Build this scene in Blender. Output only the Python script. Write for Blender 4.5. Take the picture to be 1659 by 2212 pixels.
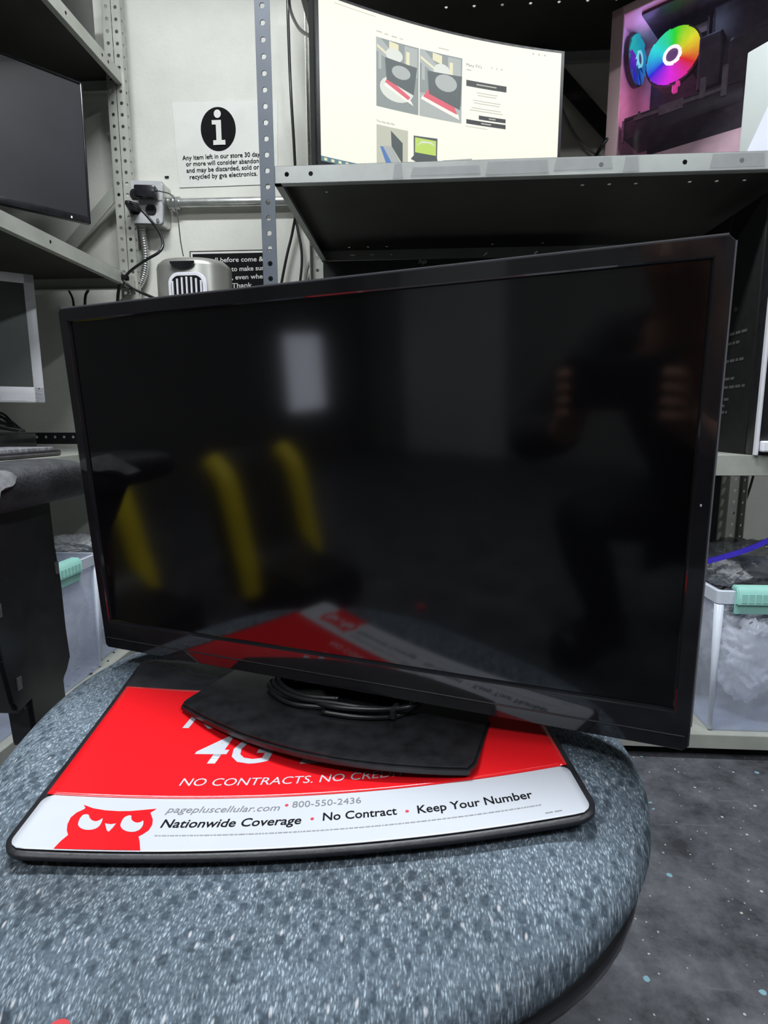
import bpy, bmesh, math, random
from math import sin, cos, pi, radians
from mathutils import Vector, Matrix, noise
random.seed(7)
for o in list(bpy.data.objects): bpy.data.objects.remove(o)
S = bpy.context.scene
COL = S.collection

# ------------------------------------------------------------------ camera
FPX, CX, CY = 1226.0, 829.5, 1106.0
CAM = Vector((0, 0, .74))
PIT, YAW, ROL = radians(8.954), radians(3.745), radians(-.126)
f0 = Vector((-sin(YAW), cos(YAW), 0)); rt = Vector((cos(YAW), sin(YAW), 0))
FWD = f0 * cos(PIT) + Vector((0, 0, -1)) * sin(PIT); UP = rt.cross(FWD)
RT, UP = rt * cos(ROL) + UP * sin(ROL), UP * cos(ROL) - rt * sin(ROL)
cd = bpy.data.cameras.new('camera'); cam = bpy.data.objects.new('camera', cd); COL.objects.link(cam)
cam.matrix_world = Matrix(((RT.x, UP.x, -FWD.x, CAM.x), (RT.y, UP.y, -FWD.y, CAM.y), (RT.z, UP.z, -FWD.z, CAM.z), (0, 0, 0, 1)))
cd.sensor_fit = 'HORIZONTAL'; cd.sensor_width = 36; cd.lens = FPX / 1659 * 36; cd.clip_start = .005
S.camera = cam
def at(px, py, ax, v):
    """point of the world where the sight line of a photo pixel meets the world plane axis=v"""
    d = FWD * FPX + RT * (px - CX) - UP * (py - CY)
    return CAM + d * ((v - CAM[ax]) / d[ax])

# ------------------------------------------------------------------ light
S.view_settings.view_transform = 'Standard'; S.view_settings.look = 'None'
S.view_settings.exposure = 0.0; S.view_settings.gamma = 1; S.view_settings.use_curve_mapping = False
w = bpy.data.worlds.new('world'); S.world = w; w.use_nodes = True
w.node_tree.nodes['Background'].inputs[0].default_value = (.75, .85, 1, 1)
w.node_tree.nodes['Background'].inputs[1].default_value = .25
def area(name, loc, rot, sx, sy, power, col=(1, 1, 1)):
    l = bpy.data.lights.new(name, 'AREA'); l.shape = 'RECTANGLE'; l.size = sx; l.size_y = sy
    l.energy = power; l.color = col
    o = bpy.data.objects.new(name, l); COL.objects.link(o); o.location = loc; o.rotation_euler = rot
    return o
area('tube_light_front', (-.25, .62, 2.58), (0, 0, 0), 1.2, .14, 60, (.93, .97, 1))
area('tube_light_rear', (-.9, -1.1, 2.58), (0, 0, 0), 1.2, .16, 33, (.93, .97, 1))
area('fill_light_side', (1.4, -.6, 2.58), (0, 0, 0), .16, 1.2, 34, (.90, .95, 1))  # added unseen fill from the right, brightens the white monitor at left

# ------------------------------------------------------------------ materials
def nodes(name):
    m = bpy.data.materials.new(name); m.use_nodes = True
    nt = m.node_tree; return m, nt, nt.nodes['Principled BSDF']
def setp(b, **k):
    for a, v in k.items():
        a = a.replace('_', ' ')
        if a in b.inputs: b.inputs[a].default_value = v
def N(nt, t, **k):
    n = nt.nodes.new(t)
    for a, v in k.items():
        if a.startswith('i_'): n.inputs[a[2:].replace('_', ' ')].default_value = v
        else: setattr(n, a, v)
    return n
def rgb(c): return (c[0], c[1], c[2], 1)
def pm(name, col, rough=.5, metal=0, var=.15, scale=30, bump=0, spec=.5, coat=0, emit=None, es=0, bscale=None):
    """procedural paint: base colour broken up by noise, optional bump"""
    m, nt, b = nodes(name)
    setp(b, Roughness=rough, Metallic=metal, Specular_IOR_Level=spec, Coat_Weight=coat)
    tc = N(nt, 'ShaderNodeTexCoord')
    no = N(nt, 'ShaderNodeTexNoise', i_Scale=scale, i_Detail=5.0, i_Roughness=.6)
    nt.links.new(tc.outputs['Object'], no.inputs['Vector'])
    r = N(nt, 'ShaderNodeValToRGB')
    r.color_ramp.elements[0].position = .3; r.color_ramp.elements[1].position = .7
    r.color_ramp.elements[0].color = rgb([c * (1 - var) for c in col]); r.color_ramp.elements[1].color = rgb([min(1, c * (1 + var)) for c in col])
    nt.links.new(no.outputs['Fac'], r.inputs[0]); nt.links.new(r.outputs[0], b.inputs['Base Color'])
    if bump:
        n2 = N(nt, 'ShaderNodeTexNoise', i_Scale=bscale or scale * 4, i_Detail=4.0)
        nt.links.new(tc.outputs['Object'], n2.inputs['Vector'])
        bp = N(nt, 'ShaderNodeBump', i_Strength=bump, i_Distance=.002)
        nt.links.new(n2.outputs['Fac'], bp.inputs['Height']); nt.links.new(bp.outputs[0], b.inputs['Normal'])
    if emit:
        b.inputs['Emission Color'].default_value = rgb(emit); b.inputs['Emission Strength'].default_value = es
    return m
def glassy(name, col, alpha=.5, rough=.15, tint=(1, 1, 1)):
    """translucent plastic or pane: transparent mixed with a coloured glossy plastic"""
    m, nt, b = nodes(name); setp(b, Base_Color=rgb(col), Roughness=rough)
    tr = N(nt, 'ShaderNodeBsdfTransparent'); tr.inputs[0].default_value = rgb(tint)
    tc = N(nt, 'ShaderNodeTexCoord')
    no = N(nt, 'ShaderNodeTexNoise', i_Scale=40.0); nt.links.new(tc.outputs['Object'], no.inputs['Vector'])
    mr = N(nt, 'ShaderNodeMapRange'); mr.inputs[3].default_value = max(0, alpha - .08); mr.inputs[4].default_value = min(1, alpha + .08)
    mx = N(nt, 'ShaderNodeMixShader')
    nt.links.new(no.outputs['Fac'], mr.inputs[0]); nt.links.new(mr.outputs[0], mx.inputs[0])
    nt.links.new(tr.outputs[0], mx.inputs[1]); nt.links.new(b.outputs[0], mx.inputs[2])
    nt.links.new(mx.outputs[0], nt.nodes['Material Output'].inputs[0])
    return m
def emis(name, col, st, edge=None):
    m, nt, b = nodes(name); setp(b, Base_Color=(.02, .02, .02, 1), Roughness=.3)
    b.inputs['Emission Color'].default_value = rgb(col); b.inputs['Emission Strength'].default_value = st
    return m

M = {}
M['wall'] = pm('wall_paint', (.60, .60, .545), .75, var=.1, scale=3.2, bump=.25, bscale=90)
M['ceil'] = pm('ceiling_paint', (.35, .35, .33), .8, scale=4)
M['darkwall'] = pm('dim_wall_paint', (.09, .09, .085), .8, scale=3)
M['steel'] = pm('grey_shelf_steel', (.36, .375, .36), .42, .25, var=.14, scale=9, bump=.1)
M['deck'] = pm('shade_toned_deck_steel', (.062, .062, .056), .5, .2, var=.15, scale=9)  # shelf steel darkened: the shade under the decks is in its colour
M['olive'] = pm('olive_grey_steel', (.42, .43, .385), .45, .2, var=.14, scale=10, bump=.1)
M['bluesteel'] = pm('blue_grey_post_paint', (.10, .115, .14), .5, .1, var=.1, scale=14)
M['plate'] = pm('zinc_cover_plate', (.62, .63, .64), .35, .3, var=.08, scale=25)
M['galv'] = pm('galvanised_metal', (.55, .56, .55), .3, .85, var=.2, scale=25)
M['black'] = pm('black_plastic', (.012, .012, .014), .38, var=.3, scale=60)
M['gloss'] = pm('glossy_black_plastic', (.014, .014, .017), .09, var=.3, scale=20, coat=.5)
M['semi'] = pm('satin_black_plastic', (.018, .018, .021), .22, var=.3, scale=40)
M['screen'] = pm('dark_screen', (.003, .003, .004), .085, var=.2, scale=5, spec=.75)
M['leather'] = pm('worn_black_vinyl', (.028, .029, .034), .55, var=.5, scale=70, bump=.5)
M['cable'] = pm('black_cable_rubber', (.012, .012, .013), .3, var=.2, scale=60)
M['greycable'] = pm('grey_cable', (.2, .2, .19), .4, scale=60)
M['white'] = pm('white_plastic', (.86, .87, .92), .35, var=.05, scale=20)
M['whitebox'] = pm('pale_grey_enamel', (.52, .56, .55), .4, var=.05, scale=6)
M['paper'] = pm('white_paper', (.62, .625, .59), .7, var=.03, scale=20)
M['sheet'] = pm('bluish_paper', (.68, .7, .82), .7, var=.03, scale=20)
M['ink'] = pm('black_ink', (.010, .010, .011), .95, var=.1, spec=.08)
M['greyink'] = pm('grey_ink', (.17, .175, .195), .6, var=.1)
M['fineink'] = pm('fine_print_grey', (.27, .275, .29), .6, var=.2, scale=400)
M['matred'] = pm('mat_red_print', (.80, .012, .018), .22, var=.03, scale=8, coat=.55)
M['matwhite'] = pm('mat_white_print', (.54, .565, .62), .22, var=.03, scale=12, coat=.55)
M['dotred'] = pm('red_dot_ink', (.6, .05, .08), .4)
M['matblack'] = pm('black_mat_rubber', (.016, .016, .02), .45, var=.5, scale=40, bump=.2)
M['silver'] = pm('silver_plastic', (.36, .36, .33), .34, .55, var=.06, scale=15)
M['silverhi'] = pm('bright_silver_trim', (.8, .8, .86), .3, .15, var=.05)
M['bin'] = glassy('frosted_bin_plastic', (.84, .88, 1.0), .24, .3, (.93, .95, 1))
M['binrim'] = glassy('bin_rim_plastic', (.8, .86, .97), .8, .3)
M['mint'] = pm('mint_green_plastic', (.36, .72, .64), .4, var=.05)
M['bag'] = glassy('clear_bag_film', (.95, .97, 1), .6, .15)
M['bagdark'] = glassy('smoky_bag_film', (.16, .17, .18), .5, .12)
M['blue'] = pm('blue_strap_plastic', (.10, .06, 1.0), .35)
M['glass'] = glassy('tempered_glass', (.12, .1, .13), .14, .04, (.96, .94, .97))
M['pcwhite'] = pm('pale_pink_case_enamel', (.82, .58, .60), .4, var=.04, scale=10)
M['pcdark'] = pm('dark_component_metal', (.045, .04, .045), .4, .3, var=.4, scale=50)
M['pcmid'] = pm('grey_heatsink_metal', (.22, .2, .21), .4, .5, var=.3, scale=80)
M['skin'] = pm('skin', (.45, .24, .16), .5, var=.1)
M['hair'] = pm('dark_hair', (.015, .01, .008), .6)
M['cloth'] = pm('black_sweatshirt', (.015, .015, .017), .9, bump=.4)
M['jeans'] = pm('dark_jeans', (.02, .022, .03), .9, bump=.4)
M['yellow'] = pm('yellow_vinyl', (.95, .74, .02), .45, var=.04)
M['brownbox'] = pm('brown_cardboard', (.35, .2, .1), .8)

def fabric():
    m, nt, b = nodes('woven_blue_grey_upholstery'); setp(b, Roughness=.92, Specular_IOR_Level=.2)
    L = nt.links.new
    tc = N(nt, 'ShaderNodeTexCoord')
    wn = N(nt, 'ShaderNodeTexNoise', i_Scale=70.0, i_Detail=2.0); L(tc.outputs['Object'], wn.inputs['Vector'])
    mixv = N(nt, 'ShaderNodeVectorMath', operation='MULTIPLY_ADD')
    L(wn.outputs['Color'], mixv.inputs[0]); mixv.inputs[1].default_value = (.0035, .0035, 0); L(tc.outputs['Object'], mixv.inputs[2])
    def rotmap(ang, sc):
        mp = N(nt, 'ShaderNodeMapping'); mp.inputs['Rotation'].default_value = (0, 0, ang); mp.inputs['Scale'].default_value = sc
        L(mixv.outputs[0], mp.inputs[0]); return mp
    # staggered dark cells with pale threads between them
    v1 = N(nt, 'ShaderNodeTexVoronoi', feature='F1', i_Scale=1.0, i_Randomness=.5, distance='MANHATTAN')
    L(rotmap(.72, (120, 88, 60)).outputs[0], v1.inputs['Vector'])
    r1 = N(nt, 'ShaderNodeValToRGB'); e = r1.color_ramp.elements
    e[0].position = .34; e[0].color = (0, 0, 0, 1); e[1].position = .62; e[1].color = (1, 1, 1, 1)
    L(v1.outputs['Distance'], r1.inputs[0])
    v2 = N(nt, 'ShaderNodeTexVoronoi', feature='F1', i_Scale=1.0, i_Randomness=.8)
    L(rotmap(-.45, (640, 230, 60)).outputs[0], v2.inputs['Vector'])
    r2 = N(nt, 'ShaderNodeValToRGB'); e = r2.color_ramp.elements
    e[0].position = .20; e[0].color = (1, 1, 1, 1); e[1].position = .50; e[1].color = (0, 0, 0, 1)
    L(v2.outputs['Distance'], r2.inputs[0])
    sc = N(nt, 'ShaderNodeSeparateColor'); L(v2.outputs['Color'], sc.inputs[0])
    v5 = N(nt, 'ShaderNodeTexVoronoi', feature='F1', i_Scale=1.0, i_Randomness=.9); L(rotmap(.55, (640, 270, 60)).outputs[0], v5.inputs['Vector'])
    r5 = N(nt, 'ShaderNodeValToRGB'); e = r5.color_ramp.elements; e[0].position = .18; e[0].color = (.95, .95, .95, 1); e[1].position = .46; e[1].color = (0, 0, 0, 1); L(v5.outputs['Distance'], r5.inputs[0])
    s5 = N(nt, 'ShaderNodeSeparateColor'); L(v5.outputs['Color'], s5.inputs[0]); p5 = N(nt, 'ShaderNodeMath', operation='MULTIPLY'); L(r5.outputs[0], p5.inputs[0]); L(s5.outputs[1], p5.inputs[1])
    p2 = N(nt, 'ShaderNodeMath', operation='MULTIPLY'); L(r2.outputs[0], p2.inputs[0]); L(sc.outputs[0], p2.inputs[1])
    pmx = N(nt, 'ShaderNodeMath', operation='MAXIMUM'); L(p2.outputs[0], pmx.inputs[0]); L(p5.outputs[0], pmx.inputs[1])
    th = N(nt, 'ShaderNodeMath', operation='MULTIPLY'); L(r1.outputs[0], th.inputs[0]); L(pmx.outputs[0], th.inputs[1])
    mul = N(nt, 'ShaderNodeMath', operation='MULTIPLY'); L(th.outputs[0], mul.inputs[0]); mul.inputs[1].default_value = .85
    base = N(nt, 'ShaderNodeMixRGB'); base.inputs[1].default_value = (.056, .076, .098, 1); base.inputs[2].default_value = (.092, .120, .150, 1); L(r1.outputs[0], base.inputs[0])
    mx0 = N(nt, 'ShaderNodeMixRGB'); mx0.inputs[2].default_value = (.41, .49, .56, 1); L(mul.outputs[0], mx0.inputs[0]); L(base.outputs[0], mx0.inputs[1])
    # fine irregularity of the yarn
    ny = N(nt, 'ShaderNodeTexNoise', i_Scale=420.0, i_Detail=2.0); L(tc.outputs['Object'], ny.inputs['Vector'])
    ry = N(nt, 'ShaderNodeMapRange'); ry.inputs[1].default_value = .3; ry.inputs[2].default_value = .7; ry.inputs[3].default_value = .72; ry.inputs[4].default_value = 1.3; L(ny.outputs['Fac'], ry.inputs[0])
    cy_ = N(nt, 'ShaderNodeVectorMath', operation='SCALE'); L(mx0.outputs[0], cy_.inputs[0]); L(ry.outputs[0], cy_.inputs['Scale'])
    # sparse pale flecks
    v3 = N(nt, 'ShaderNodeTexVoronoi', feature='F1', i_Scale=1.0, i_Randomness=.6); L(rotmap(-.45, (190, 84, 60)).outputs[0], v3.inputs['Vector'])
    r3 = N(nt, 'ShaderNodeValToRGB'); e = r3.color_ramp.elements; e[0].position = .08; e[0].color = (1, 1, 1, 1); e[1].position = .22; e[1].color = (0, 0, 0, 1); L(v3.outputs['Distance'], r3.inputs[0])
    s3 = N(nt, 'ShaderNodeSeparateColor'); L(v3.outputs['Color'], s3.inputs[0]); g3 = N(nt, 'ShaderNodeMath', operation='GREATER_THAN'); L(s3.outputs[1], g3.inputs[0]); g3.inputs[1].default_value = .7
    m3 = N(nt, 'ShaderNodeMath', operation='MULTIPLY'); L(r3.outputs[0], m3.inputs[0]); L(g3.outputs[0], m3.inputs[1])
    m4 = N(nt, 'ShaderNodeMath', operation='MULTIPLY'); L(m3.outputs[0], m4.inputs[0]); m4.inputs[1].default_value = .8
    mx = N(nt, 'ShaderNodeMixRGB'); mx.inputs[2].default_value = (.55, .55, .58, 1); L(m4.outputs[0], mx.inputs[0]); L(cy_.outputs[0], mx.inputs[1])
    # broad wear and a few stains
    n4 = N(nt, 'ShaderNodeTexNoise', i_Scale=7.0, i_Detail=3.0); L(tc.outputs['Object'], n4.inputs['Vector'])
    r4 = N(nt, 'ShaderNodeValToRGB'); r4.color_ramp.elements[0].position = .32; r4.color_ramp.elements[0].color = (.72, .70, .68, 1)
    r4.color_ramp.elements[1].position = .5; r4.color_ramp.elements[1].color = (1, 1, 1, 1)
    L(n4.outputs['Fac'], r4.inputs[0])
    m2 = N(nt, 'ShaderNodeMixRGB', blend_type='MULTIPLY'); m2.inputs[0].default_value = 1
    L(mx.outputs[0], m2.inputs[1]); L(r4.outputs[0], m2.inputs[2]); L(m2.outputs[0], b.inputs['Base Color'])
    ad = N(nt, 'ShaderNodeMath', operation='ADD'); L(v1.outputs['Distance'], ad.inputs[0]); L(mul.outputs[0], ad.inputs[1])
    bp = N(nt, 'ShaderNodeBump', i_Strength=.55, i_Distance=.0015); L(ad.outputs[0], bp.inputs['Height']); L(bp.outputs[0], b.inputs['Normal'])
    return m
M['fabric'] = fabric()

def floor_mat():
    m, nt, b = nodes('worn_black_floor'); setp(b, Roughness=.55, Specular_IOR_Level=.4)
    L = nt.links.new
    tc = N(nt, 'ShaderNodeTexCoord')
    n = N(nt, 'ShaderNodeTexNoise', i_Scale=9.0, i_Detail=9.0, i_Roughness=.72); L(tc.outputs['Object'], n.inputs['Vector'])
    r = N(nt, 'ShaderNodeValToRGB'); e = r.color_ramp.elements
    e[0].position = .36; e[0].color = (.030, .031, .036, 1); e[1].position = .70; e[1].color = (.15, .155, .175, 1)
    L(n.outputs['Fac'], r.inputs[0])
    # paint flecks: cream and blue
    prev = r.outputs[0]
    for sc, th, col, mask in ((38, .085, (.5, .48, .42, 1), .5), (70, .10, (.42, .40, .38, 1), .52), (26, .12, (.20, .36, .42, 1), .6)):
        v = N(nt, 'ShaderNodeTexVoronoi', i_Scale=float(sc)); L(tc.outputs['Object'], v.inputs['Vector'])
        wn = N(nt, 'ShaderNodeTexNoise', i_Scale=sc * 2.5, i_Detail=3.0); L(tc.outputs['Object'], wn.inputs['Vector'])
        ma = N(nt, 'ShaderNodeMath', operation='MULTIPLY_ADD'); L(wn.outputs['Fac'], ma.inputs[0]); ma.inputs[1].default_value = .25; L(v.outputs['Distance'], ma.inputs[2])
        lt = N(nt, 'ShaderNodeMath', operation='LESS_THAN'); L(ma.outputs[0], lt.inputs[0]); lt.inputs[1].default_value = th + .12
        sep = N(nt, 'ShaderNodeSeparateColor'); L(v.outputs['Color'], sep.inputs[0])
        g = N(nt, 'ShaderNodeMath', operation='GREATER_THAN'); L(sep.outputs[0], g.inputs[0]); g.inputs[1].default_value = mask
        mu = N(nt, 'ShaderNodeMath', operation='MULTIPLY'); L(lt.outputs[0], mu.inputs[0]); L(g.outputs[0], mu.inputs[1])
        mx = N(nt, 'ShaderNodeMixRGB'); mx.inputs[2].default_value = col; L(mu.outputs[0], mx.inputs[0]); L(prev, mx.inputs[1]); prev = mx.outputs[0]
    # scuffs: stretched fine noise
    mp = N(nt, 'ShaderNodeMapping'); mp.inputs['Rotation'].default_value = (0, 0, .9); mp.inputs['Scale'].default_value = (6, 90, 1); L(tc.outputs['Object'], mp.inputs[0])
    ns = N(nt, 'ShaderNodeTexNoise', i_Scale=1.0, i_Detail=4.0); L(mp.outputs[0], ns.inputs['Vector'])
    rs = N(nt, 'ShaderNodeValToRGB'); rs.color_ramp.elements[0].position = .66; rs.color_ramp.elements[1].position = .78; L(ns.outputs['Fac'], rs.inputs[0])
    ms = N(nt, 'ShaderNodeMath', operation='MULTIPLY'); L(rs.outputs[0], ms.inputs[0]); ms.inputs[1].default_value = .35
    mx = N(nt, 'ShaderNodeMixRGB'); mx.inputs[2].default_value = (.3, .3, .33, 1); L(ms.outputs[0], mx.inputs[0]); L(prev, mx.inputs[1])
    L(mx.outputs[0], b.inputs['Base Color'])
    bp = N(nt, 'ShaderNodeBump', i_Strength=.35, i_Distance=.002); L(n.outputs['Fac'], bp.inputs['Height']); L(bp.outputs[0], b.inputs['Normal'])
    return m
M['floor'] = floor_mat()

def rainbow(name, phase, strength, a=None):
    """LED fan blades: hue runs round the hub, as the ring of coloured diodes lights it"""
    m, nt, b = nodes(name); L = nt.links.new
    setp(b, Base_Color=(.01, .01, .01, 1), Roughness=.6, Specular_IOR_Level=.1)
    tc = N(nt, 'ShaderNodeTexCoord'); sp = N(nt, 'ShaderNodeSeparateXYZ'); L(tc.outputs['Object'], sp.inputs[0])
    an = N(nt, 'ShaderNodeMath', operation='ARCTAN2'); L(sp.outputs[1], an.inputs[0]); L(sp.outputs[0], an.inputs[1])
    ma = N(nt, 'ShaderNodeMath', operation='MULTIPLY_ADD'); L(an.outputs[0], ma.inputs[0]); ma.inputs[1].default_value = 1 / (2 * pi) * (a or 1); ma.inputs[2].default_value = phase
    fr = N(nt, 'ShaderNodeMath', operation='FRACT'); L(ma.outputs[0], fr.inputs[0])
    cc = N(nt, 'ShaderNodeCombineColor', mode='HSV'); L(fr.outputs[0], cc.inputs[0]); cc.inputs[1].default_value = .97; cc.inputs[2].default_value = 1
    L(cc.outputs[0], b.inputs['Emission Color']); b.inputs['Emission Strength'].default_value = strength
    return m
M['fanrgb'] = rainbow('rainbow_fan_blades', .09, 1.0)
M['fanblue'] = rainbow('cyan_fan_blades', .60, .6, -.22)

# ------------------------------------------------------------------ object helpers
def mesh_from(bm, name):
    me = bpy.data.meshes.new(name); bm.to_mesh(me); bm.free(); return me
def obj(name, bm, m, parent=None, smooth=False, solid=0, sub=0, label=None):
    me = mesh_from(bm, name); o = bpy.data.objects.new(name, me); COL.objects.link(o)
    for mm in (m if isinstance(m, (list, tuple)) else [m]): me.materials.append(M[mm] if isinstance(mm, str) else mm)
    if smooth is True:
        for p in me.polygons: p.use_smooth = True
    elif smooth:
        for p in me.polygons: p.use_smooth = True
        try: me.set_sharp_from_angle(angle=radians(smooth))
        except Exception: pass
    if solid:
        md = o.modifiers.new('thickness', 'SOLIDIFY'); md.thickness = solid; md.offset = 0
    if sub:
        md = o.modifiers.new('sub', 'SUBSURF'); md.levels = sub; md.render_levels = sub
    if parent:
        o.parent = parent
        mw = Matrix.Identity(4); q = parent
        chain = []
        while q: chain.append(q); q = q.parent
        for q in reversed(chain): mw = mw @ q.matrix_parent_inverse @ q.matrix_basis
        o.matrix_parent_inverse = mw.inverted()
    if label: o['label'] = label
    return o
def thing(name, label, cat, loc=(0, 0, 0), group=None):
    o = bpy.data.objects.new(name, None); COL.objects.link(o); o.location = loc; o.empty_display_size = .03
    return tag(o, label, cat, group)
def tag(o, label, cat, group=None, kind=None):
    o['label'] = label; o['category'] = cat
    if group: o['group'] = group
    if kind: o['kind'] = kind
    return o
def struct(name, bm, m, **k):
    o = obj(name, bm, m, **k); o['kind'] = 'structure'; return o
def B(): return bmesh.new()
def quad(bm, *p):
    return bm.faces.new([bm.verts.new(Vector(q)) for q in p])
def box(bm, lo, hi, mi=0, bev=0):
    """axis box between two corners"""
    x0, y0, z0 = lo; x1, y1, z1 = hi
    return hexa(bm, [(x0, y0, z0), (x1, y0, z0), (x1, y1, z0), (x0, y1, z0), (x0, y0, z1), (x1, y0, z1), (x1, y1, z1), (x0, y1, z1)], mi, bev)
def hexa(bm, P, mi=0, bev=0, seg=2):
    t = bmesh.new(); v = [t.verts.new(Vector(p)) for p in P]
    for f in ((0, 3, 2, 1), (4, 5, 6, 7), (0, 1, 5, 4), (1, 2, 6, 5), (2, 3, 7, 6), (3, 0, 4, 7)): t.faces.new([v[i] for i in f])
    if bev: bmesh.ops.bevel(t, geom=t.edges[:], offset=bev, segments=seg, affect='EDGES', profile=.5)
    for f in t.faces: f.material_index = mi
    bmesh.ops.recalc_face_normals(t, faces=t.faces[:])
    merge(bm, t)
def merge(bm, t):
    me = bpy.data.meshes.new('tmp'); t.to_mesh(me); t.free(); bm.from_mesh(me); bpy.data.meshes.remove(me)
def frame(o, X, Y, Z):
    X, Y, Z = Vector(X).normalized(), Vector(Y).normalized(), Vector(Z).normalized()
    return Matrix(((X.x, Y.x, Z.x, o[0]), (X.y, Y.y, Z.y, o[1]), (X.z, Y.z, Z.z, o[2]), (0, 0, 0, 1)))
def obox(bm, Mx, lo, hi, mi=0, bev=0):
    """box in a local frame"""
    t = bmesh.new(); box(t, lo, hi, mi, bev); t.transform(Mx); merge(bm, t)
def prism(bm, pts, z0, z1, Mx=None, mi=0, bev=0):
    t = bmesh.new(); n = len(pts)
    a = [t.verts.new((p[0], p[1], z0)) for p in pts]; b = [t.verts.new((p[0], p[1], z1)) for p in pts]
    t.faces.new(a[::-1]); t.faces.new(b)
    for i in range(n): t.faces.new([a[i], a[(i + 1) % n], b[(i + 1) % n], b[i]])
    bmesh.ops.recalc_face_normals(t, faces=t.faces[:])
    if bev:
        ed = [e for e in t.edges if abs(e.verts[0].co.z - e.verts[1].co.z) < 1e-7]
        bmesh.ops.bevel(t, geom=ed, offset=bev, segments=2, affect='EDGES')
    for f in t.faces: f.material_index = mi
    if Mx: t.transform(Mx)
    merge(bm, t)
def cyl(bm, p, q, r, seg=16, r2=None, mi=0, caps=True):
    p, q = Vector(p), Vector(q); d = (q - p); z = d.normalized()
    x = z.orthogonal().normalized(); y = z.cross(x); r2 = r if r2 is None else r2
    a = [bm.verts.new(p + (x * cos(2 * pi * i / seg) + y * sin(2 * pi * i / seg)) * r) for i in range(seg)]
    b = [bm.verts.new(q + (x * cos(2 * pi * i / seg) + y * sin(2 * pi * i / seg)) * r2) for i in range(seg)]
    for i in range(seg):
        f = bm.faces.new([a[i], a[(i + 1) % seg], b[(i + 1) % seg], b[i]]); f.material_index = mi
    if caps:
        bm.faces.new(a[::-1]).material_index = mi; bm.faces.new(b).material_index = mi
def spline(P, n=8):
    P = [Vector(p) for p in P]; out = []
    for i in range(len(P) - 1):
        p0 = P[max(i - 1, 0)]; p1 = P[i]; p2 = P[i + 1]; p3 = P[min(i + 2, len(P) - 1)]
        for k in range(n):
            t = k / n
            out.append(.5 * ((2 * p1) + (p2 - p0) * t + (2 * p0 - 5 * p1 + 4 * p2 - p3) * t * t + (3 * p1 - p0 - 3 * p2 + p3) * t ** 3))
    out.append(P[-1]); return out
def tube(bm, P, r, seg=8, n=8, rf=None, smooth=True):
    Q = spline(P, n) if n else [Vector(p) for p in P]
    x = None; rings = []
    for i, p in enumerate(Q):
        t = (Q[min(i + 1, len(Q) - 1)] - Q[max(i - 1, 0)]).normalized()
        if x is None: x = t.orthogonal().normalized()
        x = (x - t * x.dot(t)).normalized(); y = t.cross(x); rr = r * (rf(i) if rf else 1)
        rings.append([bm.verts.new(p + (x * cos(2 * pi * k / seg) + y * sin(2 * pi * k / seg)) * rr) for k in range(seg)])
    for a, b in zip(rings, rings[1:]):
        for k in range(seg): bm.faces.new([a[k], a[(k + 1) % seg], b[(k + 1) % seg], b[k]])
    bm.faces.new(rings[0][::-1]); bm.faces.new(rings[-1])
def strip_holes(bm, o, U, V, W, L, holes, r, seg=10, sq=False):
    """perforated plate: origin o, width W along U, length L along V, holes at (u,v)"""
    o, U, V = Vector(o), Vector(U), Vector(V)
    P = lambda u, v: o + U * u + V * v
    rows = {}
    for u, v in holes: rows.setdefault(round(v, 5), []).append(u)
    vs = sorted(rows); cur = 0
    for v in vs:
        h = r * 1.7
        if v - h > cur: quad(bm, P(0, cur), P(W, cur), P(W, v - h), P(0, v - h))
        c = 0
        for u in sorted(rows[v]):
            a = max(u - h, 0)
            if a > c: quad(bm, P(c, v - h), P(a, v - h), P(a, v + h), P(c, v + h))
            e = min(u + h, W)
            ci = [(u + r * cos(2 * pi * k / 16), v + r * sin(2 * pi * k / 16)) for k in range(16)]
            def sqp(k):
                an = 2 * pi * k / 16; cx, sx = cos(an), sin(an); m = max(abs(cx), abs(sx))
                x = cx / m; y = sx / m
                return (u + (x * (e - u) if x > 0 else x * (u - a)), v + y * h)
            for k in range(16):
                q0, q1 = sqp(k), sqp((k + 1) % 16)
                quad(bm, P(*ci[k]), P(*q0), P(*q1), P(*ci[(k + 1) % 16]))
            c = e
        if c < W: quad(bm, P(c, v - h), P(W, v - h), P(W, v + h), P(c, v + h))
        cur = v + h
    if cur < L: quad(bm, P(0, cur), P(W, cur), P(W, L), P(0, L))

def text_bm(s, u0, u1, v0, h, fn, shear=0, bold=0, mi=0, seg=True, maxlen=0):
    """letters laid on a surface: fn(u, v) gives the point, the text spans u0..u1 with capital height h"""
    c = bpy.data.curves.new('t', 'FONT'); c.body = s; c.size = 1; c.resolution_u = 3; c.offset = bold; c.shear = shear
    o = bpy.data.objects.new('t', c); COL.objects.link(o)
    me = bpy.data.meshes.new_from_object(o)
    bm = bmesh.new(); bm.from_mesh(me)
    bpy.data.objects.remove(o); bpy.data.curves.remove(c); bpy.data.meshes.remove(me)
    if not bm.verts: return bm
    xs = [v.co.x for v in bm.verts]; x0, x1 = min(xs), max(xs)
    sx = (u1 - u0) / (x1 - x0); sy = h / .69
    for v in bm.verts: v.co = fn(u0 + (v.co.x - x0) * sx, v0 + v.co.y * sy)
    for f in bm.faces: f.material_index = mi
    return bm
def flatfn(o, U, V, off=0):
    o, U, V = Vector(o), Vector(U).normalized(), Vector(V).normalized(); n = U.cross(V)
    return lambda u, v: o + U * u + V * v + n * off

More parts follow.
